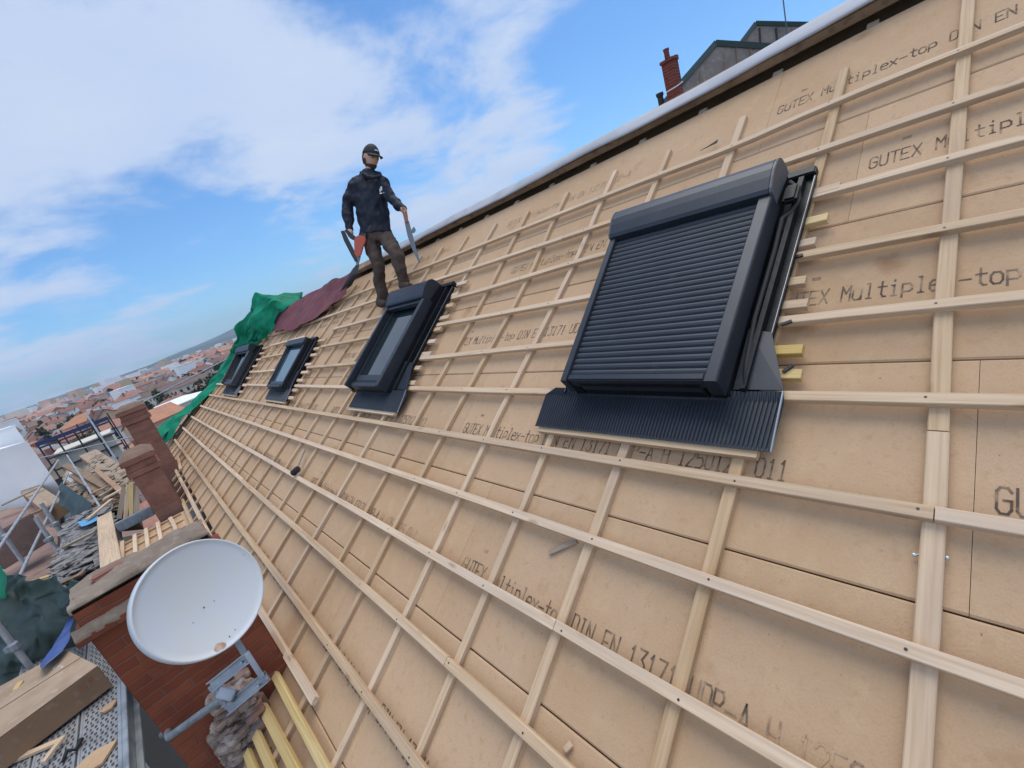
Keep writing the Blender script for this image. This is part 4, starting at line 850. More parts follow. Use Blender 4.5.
# ------------------------------------------------------------------ tarps at the ridge and far gable
def rp_(q, w): return onroof(*q, w)
TOPR = [(351, 274), (332, 281), (311, 292), (290, 305), (271, 319)]; BOTR = [(346, 295), (334, 304), (311, 321), (290, 331), (269, 331)]
cloth('tarp', 'maroon tarpaulin lying over the top boards between the roofer and the green tarp', 'tarp', 'red', [[rp_(q, .17) for q in TOPR], [rp_(((a[0]+b[0])/2, (a[1]+b[1])/2), .10) for a, b in zip(TOPR, BOTR)], [rp_(q, .05) for q in BOTR]], .028, sc=2.6, n=36)
cloth('tarp', 'black turned up end of sheet hanging behind the roofer beside the maroon tarp', 'tarp', 'blackcloth', [[at(357, 262, 6.6), at(358, 264, 6.6)], [at(349, 276, 6.9), at(357, 274, 6.55)], [rp_((336, 299), .05), rp_((352, 285), .05)]], .02, n=10)
INN = [(300, 296), (284, 309), (268, 331), (258, 341), (246, 351), (233, 366), (211, 391), (182, 419), (166, 437)]
OUT = [(299, 294), (258, 296), (244, 315), (236, 340), (229, 358), (226, 362), (205, 384), (174, 415), (153, 437)]
def dep(q, w=0.05): return (onroof(*q, w)-CAMP).dot(cf)
inn = [rp_(q, .05) for q in INN]; dd_ = [max(8, min(11.3, dep(q))) for q in INN]
dd_ = [9.0, 9.2, 9.4, 9.9, 10.4, 10.6, 10.6, 10.5, 10.2]
inn = [at(*q, d) for q, d in zip(INN, dd_)]; out = [at(*q, d+.5) for q, d in zip(OUT, dd_)]
mid = [a.lerp(b, .5)-(a-CAMP).normalized()*.22*(1 if i in (1, 2, 3) else .3) for i, (a, b) in enumerate(zip(inn, out))]
cloth('tarp', 'bright green tarpaulin bunched at the ridge and trailing down the far gable edge', 'tarp', 'green', [inn, mid, out], .17, sc=2.0, n=60)
cloth('tarp', 'crumpled turquoise end of tarp at the eaves corner behind the brick chimneys', 'tarp', 'green', [[at(150, 434, 10.4), at(158, 428, 10.6), at(172, 422, 10.8)], [at(154, 440, 10.2), at(163, 439, 10.3), at(174, 428, 10.5)]], .12, sc=2.2, n=12)

# ------------------------------------------------------------------ the roofer
FLp = onroof(382, 305, 0.0); FRp = onroof(405, 288, 0.0)
dL = (FLp-CAMP).dot(cf); dR = (FRp-CAMP).dot(cf); D0 = (dL+dR)/2
PXU = D0/FPX
def J(x, y, dd=0.0): return at(x, y, D0+dd)
def bake(o, voxel=None, smooth=3, noise_=0.0, nsc=12.0):
    if voxel:
        md = o.modifiers.new('r', 'REMESH'); md.mode = 'VOXEL'; md.voxel_size = voxel*S; md.use_smooth_shade = True
        if smooth:
            ms = o.modifiers.new('s', 'SMOOTH'); ms.iterations = smooth; ms.factor = .5
    dg = bpy.context.evaluated_depsgraph_get(); me = bpy.data.meshes.new_from_object(o.evaluated_get(dg)); o.modifiers.clear(); old = o.data; o.data = me; bpy.data.meshes.remove(old)
    if noise_:
        me.calc_loop_triangles()
        ns = [v.normal.copy() for v in me.vertices]
        for v, n in zip(me.vertices, ns):
            q = V((v.co.x*nsc, v.co.y*nsc, v.co.z*nsc)); v.co += n*noise_*(mnoise.noise(q)+.5*mnoise.noise(q*2.1))
    for p in me.polygons: p.use_smooth = True
    return o
up_ = (J(369, 160)-J(379, 240)).normalized(); rt_ = cr.lerp(cu, .0); rt_ = (rt_-up_*rt_.dot(up_)).normalized(); fr_ = up_.cross(rt_)      # fr_: away from the camera or towards it
if fr_.dot(CAMP-J(372, 200)) < 0: fr_ = -fr_
def loft(mb, secs, n=20):
    rows = []
    for (x, y, dd, w, d) in secs:
        c = J(x, y, dd); rows.append([c+rt_*(math.cos(2*math.pi*k/n)*w*PXU)+fr_*(math.sin(2*math.pi*k/n)*d*PXU) for k in range(n)])
    pts = [p for r in rows for p in r]; m = len(rows)
    fs = [(i*n+k, i*n+(k+1) % n, (i+1)*n+(k+1) % n, (i+1)*n+k) for i in range(m-1) for k in range(n)]+[tuple(range(n-1, -1, -1)), tuple((m-1)*n+k for k in range(n))]
    mb.add(pts, fs)
def limb(mb, js, n=14):
    P = [J(*j[:3]) for j in js]; r = [j[3]*PXU for j in js]
    # fine resample for round joints
    path, rs = [], []
    for i in range(len(P)-1):
        for t in (0, .33, .66): path.append(P[i].lerp(P[i+1], t)); rs.append(lerp(r[i], r[i+1], t))
    path.append(P[-1]); rs.append(r[-1]); mb.tube(path, rs, n)
    for p, q in zip(P, r): ball(mb, p, q)
def ball(mb, c, r, n=10):
    prof = [(max(.0002, r*math.sin(math.pi*i/n)), -r*math.cos(math.pi*i/n)) for i in range(n+1)]; mb.lathe(c, up_, prof, 12)
man = empty('person', (FLp+FRp)/2, 'roofer in navy jacket, brown trousers and black cap, a tool in each hand', 'person')
kL, kR = dL-D0, dR-D0
hip = 0.0
ARM1 = [(357.5, 182.5, .0), (347.5, 205, .0), (349.5, 229, -.06)]      # his right arm, at the left in the picture
ARM2 = [(382, 182.5, -.06), (391.5, 199, -.10), (403.5, 209.5, -.30)]
LEG1 = [(370.5, 240, 0), (378, 267, kL*.6-.10), (382.5, 298, kL)]
LEG2 = [(386, 238, -.03), (398, 257, kR*.7-.14), (404, 283, kR)]
# body: one continuous surface under the clothes
mb = MB()
loft(mb, [(369.8, 168, 0, 4.2, 4.2), (369.5, 174, 0, 4.8, 4.8), (369, 180, 0, 11, 6), (370, 196, 0, 13, 8), (373, 215, 0, 11, 7), (377, 232, 0, 10, 6.5), (378, 241, 0, 9, 6)])
limb(mb, [(*ARM1[0], 4.2), (*ARM1[1], 3.3), (*ARM1[2], 2.7), (351, 233, -.08, 2.6)]); limb(mb, [(*ARM2[0], 4.2), (*ARM2[1], 3.3), (*ARM2[2], 2.6), (404.8, 212.5, -.32, 2.6)])
limb(mb, [(*LEG1[0], 5.0), (*LEG1[1], 3.6), (*LEG1[2], 2.8)]); limb(mb, [(*LEG2[0], 5.0), (*LEG2[1], 3.6), (*LEG2[2], 2.8)])
# head
HC = J(370.8, 158.2, -.02); Hf = (rt_*.70+fr_*.62-up_*.40).normalized(); Hs = up_.cross(Hf).normalized(); Hu = Hf.cross(Hs).normalized()
if Hu.dot(up_) < 0: Hu = -Hu
hr = 11.7*PXU
def headpt(f, s, u, k=1.0):
    d = V((f, s, u)).normalized(); f, s, u = d
    rf, rs, ru = .80, .60, 1.0
    p = V((f*rf, s*rs, u*ru))
    if u < 0: p.x *= 1+.05*u; p.y *= 1+.28*u
    if f > 0 and u < -.3: p.x += .10*f*(-u-.3)
    nose = math.exp(-((u+.10)/.16)**2-(s/.16)**2) if f > 0 else 0; p.x += .15*nose
    brow = math.exp(-((u-.16)/.09)**2) if f > .3 else 0; p.x += .03*brow
    eye = (math.exp(-((u-.02)/.10)**2-((abs(s)-.33)/.15)**2)) if f > .3 else 0; p.x -= .045*eye
    p *= k
    return HC+(Hf*p.x+Hs*p.y+Hu*p.z)*hr
def headgrid(mb, test, k=1.0, n=36, m=24):
    idx = {}
    for i in range(m+1):
        a = math.pi*i/m
        for j in range(n):
            b = 2*math.pi*j/n; idx[i, j] = (math.sin(a)*math.cos(b), math.sin(a)*math.sin(b), math.cos(a))
    pts, mp, fs = [], {}, []
    def g(i, j):
        j %= n
        if (i, j) not in mp: mp[i, j] = len(pts); f, s, u = idx[i, j]; pts.append(headpt(f+1e-5, s, u, k))
        return mp[i, j]
    for i in range(m):
        for j in range(n):
            c = [idx[i, j], idx[i+1, j], idx[i+1, (j+1) % n], idx[i, (j+1) % n]]; f = sum(x[0] for x in c)/4; s = sum(x[1] for x in c)/4; u = sum(x[2] for x in c)/4
            if test(f, s, u): fs.append((g(i, j), g(i+1, j), g(i+1, j+1), g(i, j+1)))
    mb.add(pts, fs)
headgrid(mb, lambda f, s, u: True)
for s_ in (-1, 1):
    e = HC+Hs*s_*.60*hr-Hf*.06*hr-Hu*.03*hr; mb.lathe(e, Hs*s_, [(.0005, .02*hr), (.12*hr, .03*hr), (.19*hr, .0), (.12*hr, -.05*hr)], 12, a=Hu)
def hand(mb, wrist, palm_dir, finger_axis, grip_c, grip_axis, rad, sc=1.0, thumb_side=1):
    """palm plus four fingers of different length closed round a grip, thumb from the side of the palm"""
    a = V(palm_dir).normalized(); g = V(grip_axis).normalized(); nrm = a.cross(g).normalized()
    toc = (V(grip_c)-V(wrist)); 
    if nrm.dot(toc) < 0: nrm = -nrm
    u = PXU*sc; c = V(wrist)+a*2.6*u
    mb.box(c, a*2.8*u, g*2.5*u, nrm*1.0*u)
    for i, ln in enumerate((.92, 1.0, .95, .78)):
        o = g*(1.9-1.27*i)*u; base = V(wrist)+a*4.6*u+o; r = .68*u
        gc = V(grip_c)+g*((base-V(grip_c)).dot(g))
        rel = base-gc; rel -= g*rel.dot(g); r0 = max(rel.length, rad+r); e1 = rel.normalized(); e2 = g.cross(e1)
        if e2.dot(a) < 0: e2 = -e2
        path = [base]
        for k in range(1, 6):
            t = k*.48*ln; rr = lerp(r0, rad+r*.8, min(1, k/2)); path.append(gc+e1*math.cos(t)*rr+e2*math.sin(t)*rr)
        mb.tube(path, [r*1.05, r*1.05, r, r*.95, r*.9, r*.75], 8)
    tb = V(wrist)+a*1.4*u+g*2.2*u*thumb_side; gc = V(grip_c)+g*2.6*u*thumb_side
    mb.tube([tb, tb+g*1.2*u*thumb_side+nrm*.8*u+a*.6*u, gc+a*(rad*.9)+g*.6*u*thumb_side, gc+a*rad*1.0+nrm*(rad+.5*u)], [.9*u, .85*u, .75*u, .6*u], 8)
w1 = J(350, 230.5, -.07); w2 = J(404.2, 210.6, -.31)
ga1 = (J(345, 232, -.08)-J(357, 238, -.08)).normalized(); ga2 = (J(402, 207, -.33)-J(406.5, 222, -.35)).normalized()
hand(mb, w1, J(352, 238, -.10)-w1, None, J(352.6, 236, -.10), ga1, 1.5*PXU)
hand(mb, w2, J(406, 216, -.36)-w2, None, J(404.3, 214.5, -.36), ga2, 1.4*PXU)
body = mb.build('body', M['skin'], man); bake(body, .0115, 2)
mb = MB(); 
for s_ in (-1, 1):
    ball(mb, headpt(.88, s_*.34, .02, .985), .075*hr, 8)
mb.build('eye', M['beard'], man, smooth=True)
mb = MB(); headgrid(mb, lambda f, s, u: (u < -.50 and f > .0) or (u < -.1 and abs(f) < .2 and u > -.6), 1.03); mb.build('beard', M['beard'], man, smooth=True, thick=.012)
mb = MB(); headgrid(mb, lambda f, s, u: u < .42 and f < -.25 and u > -.45, 1.04); mb.build('hair', M['beard'], man, smooth=True, thick=.012)
cap = MB(); headgrid(cap, lambda f, s, u: u > .22, 1.09)
cap = cap.build('cap', M['cap'], man, smooth=True, thick=.012)
mb = MB(); rows = []
for i in range(9):
    b = math.radians(-62+124*i/8); row = []
    for k in range(5):
        t = k/4; p = V((math.cos(b)*(.80+.62*t*math.cos(b)**.7), math.sin(b)*(.66+.02*t), .27-.16*t-.05*math.sin(b)**2)); row.append(HC+(Hf*p.x+Hs*p.y+Hu*p.z)*hr*1.06)
    rows.append(row)
mb.grid(rows); mb.build('cap_brim', M['cap'], cap, smooth=True, thick=.014)
mb = MB(); 
for k in range(5):
    s_ = -.22+.10*k; q = [headpt(.80, s_+x, u_, 1.15) for x, u_ in ((0, .46), (.07, .46), (.07, .58), (0, .58))]; mb.add(q, [(0, 1, 2, 3)])
mb.build('cap_print', M['white'], cap, recalc=False)
# jacket
mb = MB()
loft(mb, [(369.6, 171.5, 0, 6.2, 6.2), (369.4, 174.5, 0, 7.4, 7), (368.8, 177.5, 0, 13.5, 8), (368.8, 181, 0, 16.6, 9.5), (368.8, 186, 0, 17.4, 10.5), (370, 197, 0, 17, 11.5), (372.3, 211, 0, 15.8, 11.5), (374.6, 226, 0, 15.6, 11), (375.3, 236, 0, 16.2, 11.5)])
limb(mb, [(*ARM1[0], 6.6), (351.3, 193, 0, 6.4), (*ARM1[1], 5.6), (347.8, 218, -.04, 5.1), (*ARM1[2], 4.1)]); limb(mb, [(*ARM2[0], 6.5), (*ARM2[1], 5.3), (398, 205, -.21, 4.5), (402.3, 208.6, -.28, 3.8)])
mb.tube([J(363, 174, -.16), J(368, 177.5, -.20), J(376, 176.5, -.20), J(380, 176, -.12), J(378, 173, .02), J(366, 171, .08), J(361, 174, .0)], [2.4*PXU]*7, 8)
mb.tube([J(378, 174, -.05), J(383, 176.5, -.1), J(386.3, 178.5, -.12)], [1.5*PXU, 1.4*PXU, .8*PXU], 8)
jk = mb.build('jacket', M['navy'], man); bake(jk, .0120, 1, .020, 10)
mb = MB(); cdep = -.02
def chest(x, y): 
    o_ = J(x, y, -.5); d_ = (o_-CAMP).normalized(); mat_ = o_*S-V(jk['_o']); ok, loc, nn, _ = jk.ray_cast(mat_, d_)
    return ((loc+V(jk['_o']))/S - d_*.004) if ok else J(x, y, -.16)
for q4 in [((380.2, 186.5), (382, 186.5), (382.2, 190.5), (380.4, 190.5)), ((379.4, 188.6), (380.6, 187.6), (381, 191.6), (379.6, 192)), ((379.6, 192.8), (384, 192), (384, 193.2), (379.8, 194))]:
    mb.add([chest(*q) for q in q4], [(0, 1, 2, 3)])
mb.build('chest_emblem', M['white'], jk, recalc=False)
# trousers
mb = MB()
loft(mb, [(375.5, 228, 0, 13.5, 10), (376.6, 234, 0, 14, 10.5), (378, 241, 0, 14.2, 10), (378.2, 244, 0, 12.6, 8.5)])
limb(mb, [(*LEG1[0], 8.0), (374.5, 254, kL*.3-.05, 7.4), (*LEG1[1], 6.4), (380.5, 284, kL*.85-.04, 5.9), (382.6, 296.5, kL, 5.6)]); limb(mb, [(*LEG2[0], 8.0), (392.5, 247.5, kR*.35-.09, 7.3), (*LEG2[1], 6.4), (401.5, 271, kR*.85-.08, 5.8), (404, 282, kR, 5.3)])
tr = mb.build('trousers', M['trousers'], man); bake(tr, .013, 1, .020, 9)
for foot, top, nm in ((FLp, J(382.6, 296, kL), 'boot'), (FRp, J(404, 281.5, kR), 'boot')):
    mb = MB(); fdir = (fr_*.8+rt_*.35); fdir = (fdir-ew*fdir.dot(ew)).normalized(); b0 = foot+ew*.035
    mb.tube([top, lerp(top, b0, .6), b0], [5.0*PXU, 5.0*PXU, 4.6*PXU], 12)
    mb.tube([b0-fdir*.05, b0+fdir*.05, b0+fdir*.13, b0+fdir*.18], [3.3*PXU, 3.6*PXU, 3.3*PXU, 2.2*PXU], 12)
    o = mb.build('boot', M['boots'], man); bake(o, .012, 3)
    mb = MB(); side = ew.cross(fdir).normalized(); ol = [b0+fdir*f_+side*s_-ew*.033 for f_, s_ in ((-.09, -.03), (-.09, .03), (.08, .05), (.17, .04), (.21, 0), (.17, -.04), (.08, -.05))]; mb.prism(ol, ew*.02); mb.build('boot_sole', M['rubber'], o)
# nail gun held in his right hand
ng = empty('nail_gun', J(356, 262, -.1), 'orange red and black nail gun hanging in the hand at the left of the picture', 'nail gun')
def slabpx(mb, pts, d0, th, mi=0): mb.prism([J(x, y, d0) for x, y in pts], (J(pts[0][0], pts[0][1], d0+th)-J(pts[0][0], pts[0][1], d0)), mi)
mb = MB(); slabpx(mb, [(354, 239), (357, 235.5), (365, 234.5), (366.3, 241), (364, 246), (361.5, 255), (358.5, 258), (354.5, 255)], -.15, .09); mb.build('motor_housing', M['toolred'], ng, bevel=.012)
mb = MB(); slabpx(mb, [(344, 230), (347, 229.5), (358, 238.5), (357, 242), (350, 238.5)], -.125, .05); mb.build('grip', M['toolblack'], ng, bevel=.008)
mb = MB(); slabpx(mb, [(340.5, 231), (344.5, 230.5), (348, 238), (355, 252), (358.8, 262), (355.5, 262.5), (351.5, 255.5), (344, 241)], -.13, .06); mb.build('magazine', M['toolblack'], ng, bevel=.006)
mb = MB(); slabpx(mb, [(354.5, 255), (361, 256), (360, 260), (358.3, 265.5), (356.5, 265.5)], -.13, .05); mb.build('nose', M['toolgrey'], ng, bevel=.004)
mb = MB(); slabpx(mb, [(361, 232.5), (367, 233.5), (366, 236), (360, 236)], -.14, .07); mb.build('battery', M['toolblack'], ng, bevel=.006)
# long tapered tool in his left hand
tl = empty('hand_saw', J(413, 240, -.4), 'tapering grey hand tool with orange brown handle, held pointing down by the roofer', 'hand tool')
mb = MB(); slabpx(mb, [(401.5, 207), (404, 206.5), (407.5, 214), (408.5, 222), (405, 223), (403, 215)], -.375, .04); mb.build('handle', M['handle'], tl, bevel=.006)
mb = MB(); slabpx(mb, [(404.5, 222), (409, 221), (412.5, 234), (416, 248), (420.6, 262.5), (419, 263), (412.5, 250), (407.5, 236)], -.362, .014); mb.build('blade', M['toolgrey'], tl)
mb = MB(); slabpx(mb, [(411.5, 229.5), (414, 226.5), (416, 230), (414.5, 233), (412, 233)], -.37, .03); mb.build('knob', M['toolgrey'], tl, bevel=.004)
# hammer left lying on the boards
h0, h1 = onroof(295.5, 471, .03), onroof(304, 450, .0)
hm = empty('hammer', h0, 'small black headed mallet lying across a batten below the open skylight', 'hammer')
d = (h1-h0).normalized(); sv = ew.cross(d).normalized()
mb = MB(); mb.tube([h0-sv*.045, h0-sv*.038, h0+sv*.038, h0+sv*.045], [.026, .031, .031, .026], 14); mb.build('hammer_head', M['rubber'], hm)
mb = MB(); mb.tube([h0+d*.03, h0.lerp(h1, .5), h1], [.014, .013, .016], 8); mb.build('handle', M['grey_wood'], hm)
# slivers of wood lying about
for (p, q, lb) in [((550, 553), (577, 541), 'split sliver of batten lying on the boards left of the shuttered skylight apron'), ((566, 750), (572, 743), 'tiny pale wood chip on the boards near the frame bottom')]:
    A, B = onroof(*p, DK+.006), onroof(*q, DK+.008); d = (B-A).normalized(); mb = MB(); mb.sweep([A, A.lerp(B, .5), B], [(-.012, 0), (.012, 0), (.008, .012), (-.01, .01)], (ew.cross(d), ew), seed=3); tag(mb.build('wood_sliver', M['grey_wood' if 'split' in lb else 'batten']), lb, 'wood sliver')
# ------------------------------------------------------------------ neighbours beyond the ridge
def shed(name, label, pts, depth, back, posts):
    P = [at(x, y, depth) for x, y in pts]; b = V(back)
    c = empty(name, (P[0]+P[-1])/2, label, 'building')
    mb = MB(); mb.prism(P, b); mb.build('wall', M['gablewood'], c)
    mb = MB()
    for p, q in zip(P[1:], P[2:-1]): 
        d = (q-p).normalized(); f = (CAMP-p).normalized(); s_ = d.cross(f).normalized()*.10
        if s_.z < 0: s_ = -s_
        mb.hexa([p-s_*.4+f*.08-d*.03, q-s_*.4+f*.08+d*.03, q-s_*.4+b+d*.03, p-s_*.4+b-d*.03, p+s_+f*.08-d*.03, q+s_+f*.08+d*.03, q+s_+b+d*.03, p+s_+b-d*.03])
    mb.build('roof', M['coping'], c)
    for (x, y0, y1, m) in posts:
        mb = MB(); A, B = at(x, y0, depth-.03), at(x+2, y1, depth-.03); mb.tube([A, B], .035 if m == 'core' else .012, 6); mb.build('post' if m == 'core' else 'board_joint', M[m], c)
    return c
shed('gabled_house', 'grey weatherboarded gable showing above the ridge beside the dark red chimney', [(664, 150), (664, 104), (716, 44), (772, 47.5), (800, 150)], 13, (5.2, 2.6, 0), [(700, 72, 100, 'ridgewood'), (724, 52, 92, 'ridgewood'), (736, 47, 80, 'ridgewood'), (750, 48, 70, 'ridgewood')])
shed('gabled_house', 'second weatherboarded roof house with dark posts, higher and behind the grey gable', [(735, 150), (738, 48), (756, 24), (808, 25), (840, 150)], 17, (5.2, 2.2, 0), [(759.5, 28, 60, 'core'), (776, 28, 50, 'core'), (792, 28, 45, 'ridgewood')])
A = at(786, 24, 16.5); mb = MB(); mb.tube([A-V((0, 0, .5)), A+V((0, 0, 1.9))], .022, 8); tag(mb.build('antenna_mast', M['antenna']), 'thin antenna mast on the higher weatherboarded house', 'antenna')
ct = at(672, 61, 10); cc = empty('brick_chimney', ct-V((0, 0, 2)), 'dark red brick chimney with one pot sticking up above the ridge', 'chimney')
mb = MB(); mb.abox(ct.x-.09, ct.x+.17, ct.y-.06, ct.y+.22, ct.z-2.4, ct.z); mb.build('brick_shaft', M['brick3'], cc, bevel=.01)
mb = MB(); mb.abox(ct.x-.12, ct.x-.01, ct.y-.08, ct.y+.24, ct.z+.001, ct.z+.07); mb.abox(ct.x+.06, ct.x+.19, ct.y-.08, ct.y+.24, ct.z+.001, ct.z+.10); mb.build('corbel_course', M['brick3'], cc, bevel=.01)
mb = MB(); mb.lathe(V((ct.x+.03, ct.y+.1, ct.z)), (0, 0, 1), [(.06, 0), (.055, .24), (.065, .25), (.065, .29), (.045, .29), (.04, .05)], 16); mb.build('chimney_pot', M['brick3'], cc)
mb = MB(); z = ct.z-.50
mb.tube([(ct.x-.10, ct.y+.23, z-.05), (ct.x-.10, ct.y-.07, z-.03), (ct.x+.18, ct.y-.07, z+.05), (ct.x+.18, ct.y+.23, z+.05)], .012, 6); mb.build('strap', M['white'], cc)
A = at(660, 96, 10.5); mb = MB(); mb.lathe(A-V((0, 0, .4)), (0, 0, 1), [(.07, 0), (.065, .38), (.085, .40), (.085, .46), (.05, .46), (.045, .2)], 16); tag(mb.build('chimney_pot', M['core']), 'small dark chimney pot left of the dark red chimney', 'chimney pot')
# ------------------------------------------------------------------ the town below
GZ = -20.0
def ground():
    mb = MB(); rings = [0, 6, 20, 60, 150, 400, 1000, 2500, 5000, 9000]; n = 72
    pts = [V((0, 0, GZ))]; fs = []
    for r in rings[1:]:
        for k in range(n):
            a = 2*math.pi*k/n; pts.append(V((math.sin(a)*r, math.cos(a)*r, GZ)))
    for k in range(n): fs.append((0, 1+k, 1+(k+1) % n))
    for i in range(len(rings)-2):
        for k in range(n): fs.append((1+i*n+k, 1+(i+1)*n+k, 1+(i+1)*n+(k+1) % n, 1+i*n+(k+1) % n))
    mb.add(pts, fs); o = mb.build('ground', M['ground']); tag(o, 'town ground stretching to the horizon', 'ground', kind='structure')
ground()
HPX = at(112, 379, 1)-CAMP
def addhouse(name, cx, cy, ang, w, d, h, rh, wm, rm, kind, label, group, wins=True, z0=GZ, chim=True, cat='house', dark='winglass'):
    root = empty(name, (cx, cy, z0), label, cat, group); c, s_ = math.cos(ang), math.sin(ang)
    def P(x, y, z): return V((cx+x*c-y*s_, cy+x*s_+y*c, z0+z))
    def bx(mb, x0, x1, y0, y1, za, zb): mb.hexa([P(x0,y0,za),P(x1,y0,za),P(x1,y1,za),P(x0,y1,za),P(x0,y0,zb),P(x1,y0,zb),P(x1,y1,zb),P(x0,y1,zb)])
    hw, hd = w/2, d/2; o = .35
    mb = MB()
    if kind == 'gable':
        mb.add([P(-hw,-hd,0),P(hw,-hd,0),P(hw,hd,0),P(-hw,hd,0),P(-hw,-hd,h),P(hw,-hd,h),P(hw,hd,h),P(-hw,hd,h),P(-hw,0,h+rh-.1),P(hw,0,h+rh-.1)], [(0,1,5,4),(2,3,7,6),(1,2,6,9,5),(3,0,4,8,7)])
    else: bx(mb, -hw, hw, -hd, hd, 0, h)
    mb.build('wall', wm, root)
    mb = MB(); k = rh/hd
    if kind == 'gable':
        for sg in (-1, 1): mb.hexa([P(-hw-o, sg*(hd+o), h-o*k), P(hw+o, sg*(hd+o), h-o*k), P(hw+o, 0, h+rh), P(-hw-o, 0, h+rh), P(-hw-o, sg*(hd+o), h-o*k+.18), P(hw+o, sg*(hd+o), h-o*k+.18), P(hw+o, 0, h+rh+.18), P(-hw-o, 0, h+rh+.18)])
    elif kind == 'hip':
        r = max(0.5, hw-hd); e = [P(-hw-o,-hd-o,h), P(hw+o,-hd-o,h), P(hw+o,hd+o,h), P(-hw-o,hd+o,h), P(-r,0,h+rh), P(r,0,h+rh)]
        mb.add(e, [(0,1,5,4),(1,2,5),(2,3,4,5),(3,0,4),(3,2,1,0)])
    else:
        bx(mb, -hw-.15, hw+.15, -hd-.15, hd+.15, h+.001, h+.35)
    rf = mb.build('roof', rm, root)
    if chim and kind != 'flat':
        mb = MB(); x = hw*rnd(-.6, .6); y = hd*rnd(.1, .4); bx(mb, x-.35, x+.35, y-.3, y+.3, h+rh*.4, h+rh+.8); mb.build('chimney', M['brick2'], rf)
    if wins:
        nf = max(1, int(h/3.2)); 
        for sx, half, other, axis in ((-1, hd, hw, 0), (-1, hw, hd, 1), (1, hw, hd, 1)):
            span = other if axis == 0 else other; nw = max(1, int(span*2/3.0))
            for f in range(max(0, nf-2), nf):
                for i in range(nw):
                    t = -span+(i+.5)*span*2/nw; z1 = h-1.1-(nf-1-f)*3.0; mb = MB()
                    if axis == 0: bx(mb, t-.55, t+.55, sx*(half+.03)-.03, sx*(half+.03)+.03, z1-1.5, z1)
                    else: bx(mb, sx*(half+.03)-.03, sx*(half+.03)+.03, t-.55, t+.55, z1-1.5, z1)
                    mb.build('window', M[dark], root)
    return root
def ground_at(x, y, z): return onz(x, y, z)
# the buildings one can point at
def place(x, y, z): p = onz(x, y, z); return p.x, p.y
Wt, Wc, Wo, Wg, Wp = WALLS[1], WALLS[0], WALLS[2], WALLS[3], WALLS[4]
occupied = []; sight = []
def named(name, px, z, ang, w, d, rh, wm, rm, kind, label, wins=True, cat='building', chim=True):
    x, y = place(px[0], px[1], z); occupied.append((x, y, max(w, d)*.62)); rr = math.hypot(x-CAMP.x, y-CAMP.y); sight.append((math.atan2(x-CAMP.x, y-CAMP.y), max(w, d)*.5/rr, rr, (z-3.0-CAMP.z)/rr)); return addhouse(name, x, y, ang, w, d, z-GZ, rh, wm, rm, kind, label, None, wins, chim=chim, cat=cat)
# sheeted scaffolded block at the left edge with a white stair head
b = empty('sheeted_building', at(12, 470, 16), 'building wrapped in white scaffold sheeting at the left edge', 'building')
P0, P1 = at(-40, 462, 17), at(27, 441, 17); bk = V((-3, 7, 0)); dz = V((0, 0, -9))
mb = MB(); mb.hexa([P0+dz, P1+dz, P1+bk+dz, P0+bk+dz, P0, P1, P1+bk, P0+bk]); mb.build('sheeting', M['sheeting'], b)
b = empty('white_block', at(10, 440, 19), 'small bright white flat topped stair head rising above the white sheeting', 'building')
P0, P1 = at(-4, 450, 18.5), at(23, 438, 18.5); P0.z = P1.z = (P0.z+P1.z)/2-.35; bk = V((-1.2, 3, 0)); h = V((0, 0, .95))
mb = MB(); mb.hexa([P0, P1, P1+bk, P0+bk, P0+h, P1+h, P1+bk+h, P0+bk+h]); mb.build('wall', M['whitewall'], b)
mb = MB(); mb.hexa([P0+h*1.001-V((.05,.05,0)), P1+h*1.001+V((.05,-.05,0)), P1+bk+h*1.001+V((.05,.05,0)), P0+bk+h*1.001+V((-.05,.05,0)), P0+h*1.06-V((.05,.05,0)), P1+h*1.06+V((.05,-.05,0)), P1+bk+h*1.06+V((.05,.05,0)), P0+bk+h*1.06+V((-.05,.05,0))]); mb.build('roof', M['whitewall'], b)
named('flat_roofed_hall', (178, 402), -12, .35, 15, 26, .3, Wc, M['sheeting'], 'flat', 'low hall with a big pale flat roof under the green tarp edge', wins=False)
named('orange_roofed_house', (154, 420), -12, .3, 10, 13, 2.6, Wo, ROOFS[2], 'gable', 'house with a plain orange tiled roof just right of the mossy chimney', wins=False)
named('hipped_house', (182, 384), -11, .4, 24, 34, 3.0, Wc, ROOFS[1], 'hip', 'large house with a tan brown hipped roof behind the pale flat hall', wins=True)
named('long_white_house', (92, 398), -10.5, 1.25, 34, 10, 2.2, WALLS[1], ROOFS[1], 'gable', 'long bright white house with dark windows in front of the tree line')
named('gabled_white_house', (66, 405), -9, .2, 11, 13, 3.0, WALLS[1], ROOFS[1], 'gable', 'white gabled house at the left end of the long white house')
named('tower_block', (166, 366), -8, .5, 14, 12, .4, WALLS[1], WALLS[1], 'flat', 'pale tower block standing alone near the horizon below the hill')
for i, (px, z, w, lb) in enumerate([((214, 352), -11, 14, 'leftmost pale block of the cluster beside the green tarp'), ((222, 347), -8, 11, 'tallest pale block of the cluster beside the green tarp'), ((229, 346), -9, 13, 'rightmost pale block of the cluster beside the green tarp')]):
    named('apartment_block', px, z, .6, w, 9, .4, WALLS[1], WALLS[3], 'flat', lb, wins=False)
named('red_roofed_house', (45, 432), -12.5, .9, 10, 9, 2.2, Wp, ROOFS[4], 'gable', 'house with a broad pinkish roof between the white sheeting and the dark scaffolded house')
named('red_roofed_house', (30, 412), -11.5, .7, 12, 10, 2.4, Wt, ROOFS[0], 'hip', 'low red hipped house just above the white stair head')
named('red_roofed_house', (112, 428), -12.5, .5, 8, 8, 2.0, Wt, ROOFS[0], 'gable', 'small red roofed house beside the pale blue grey scaffold standard')
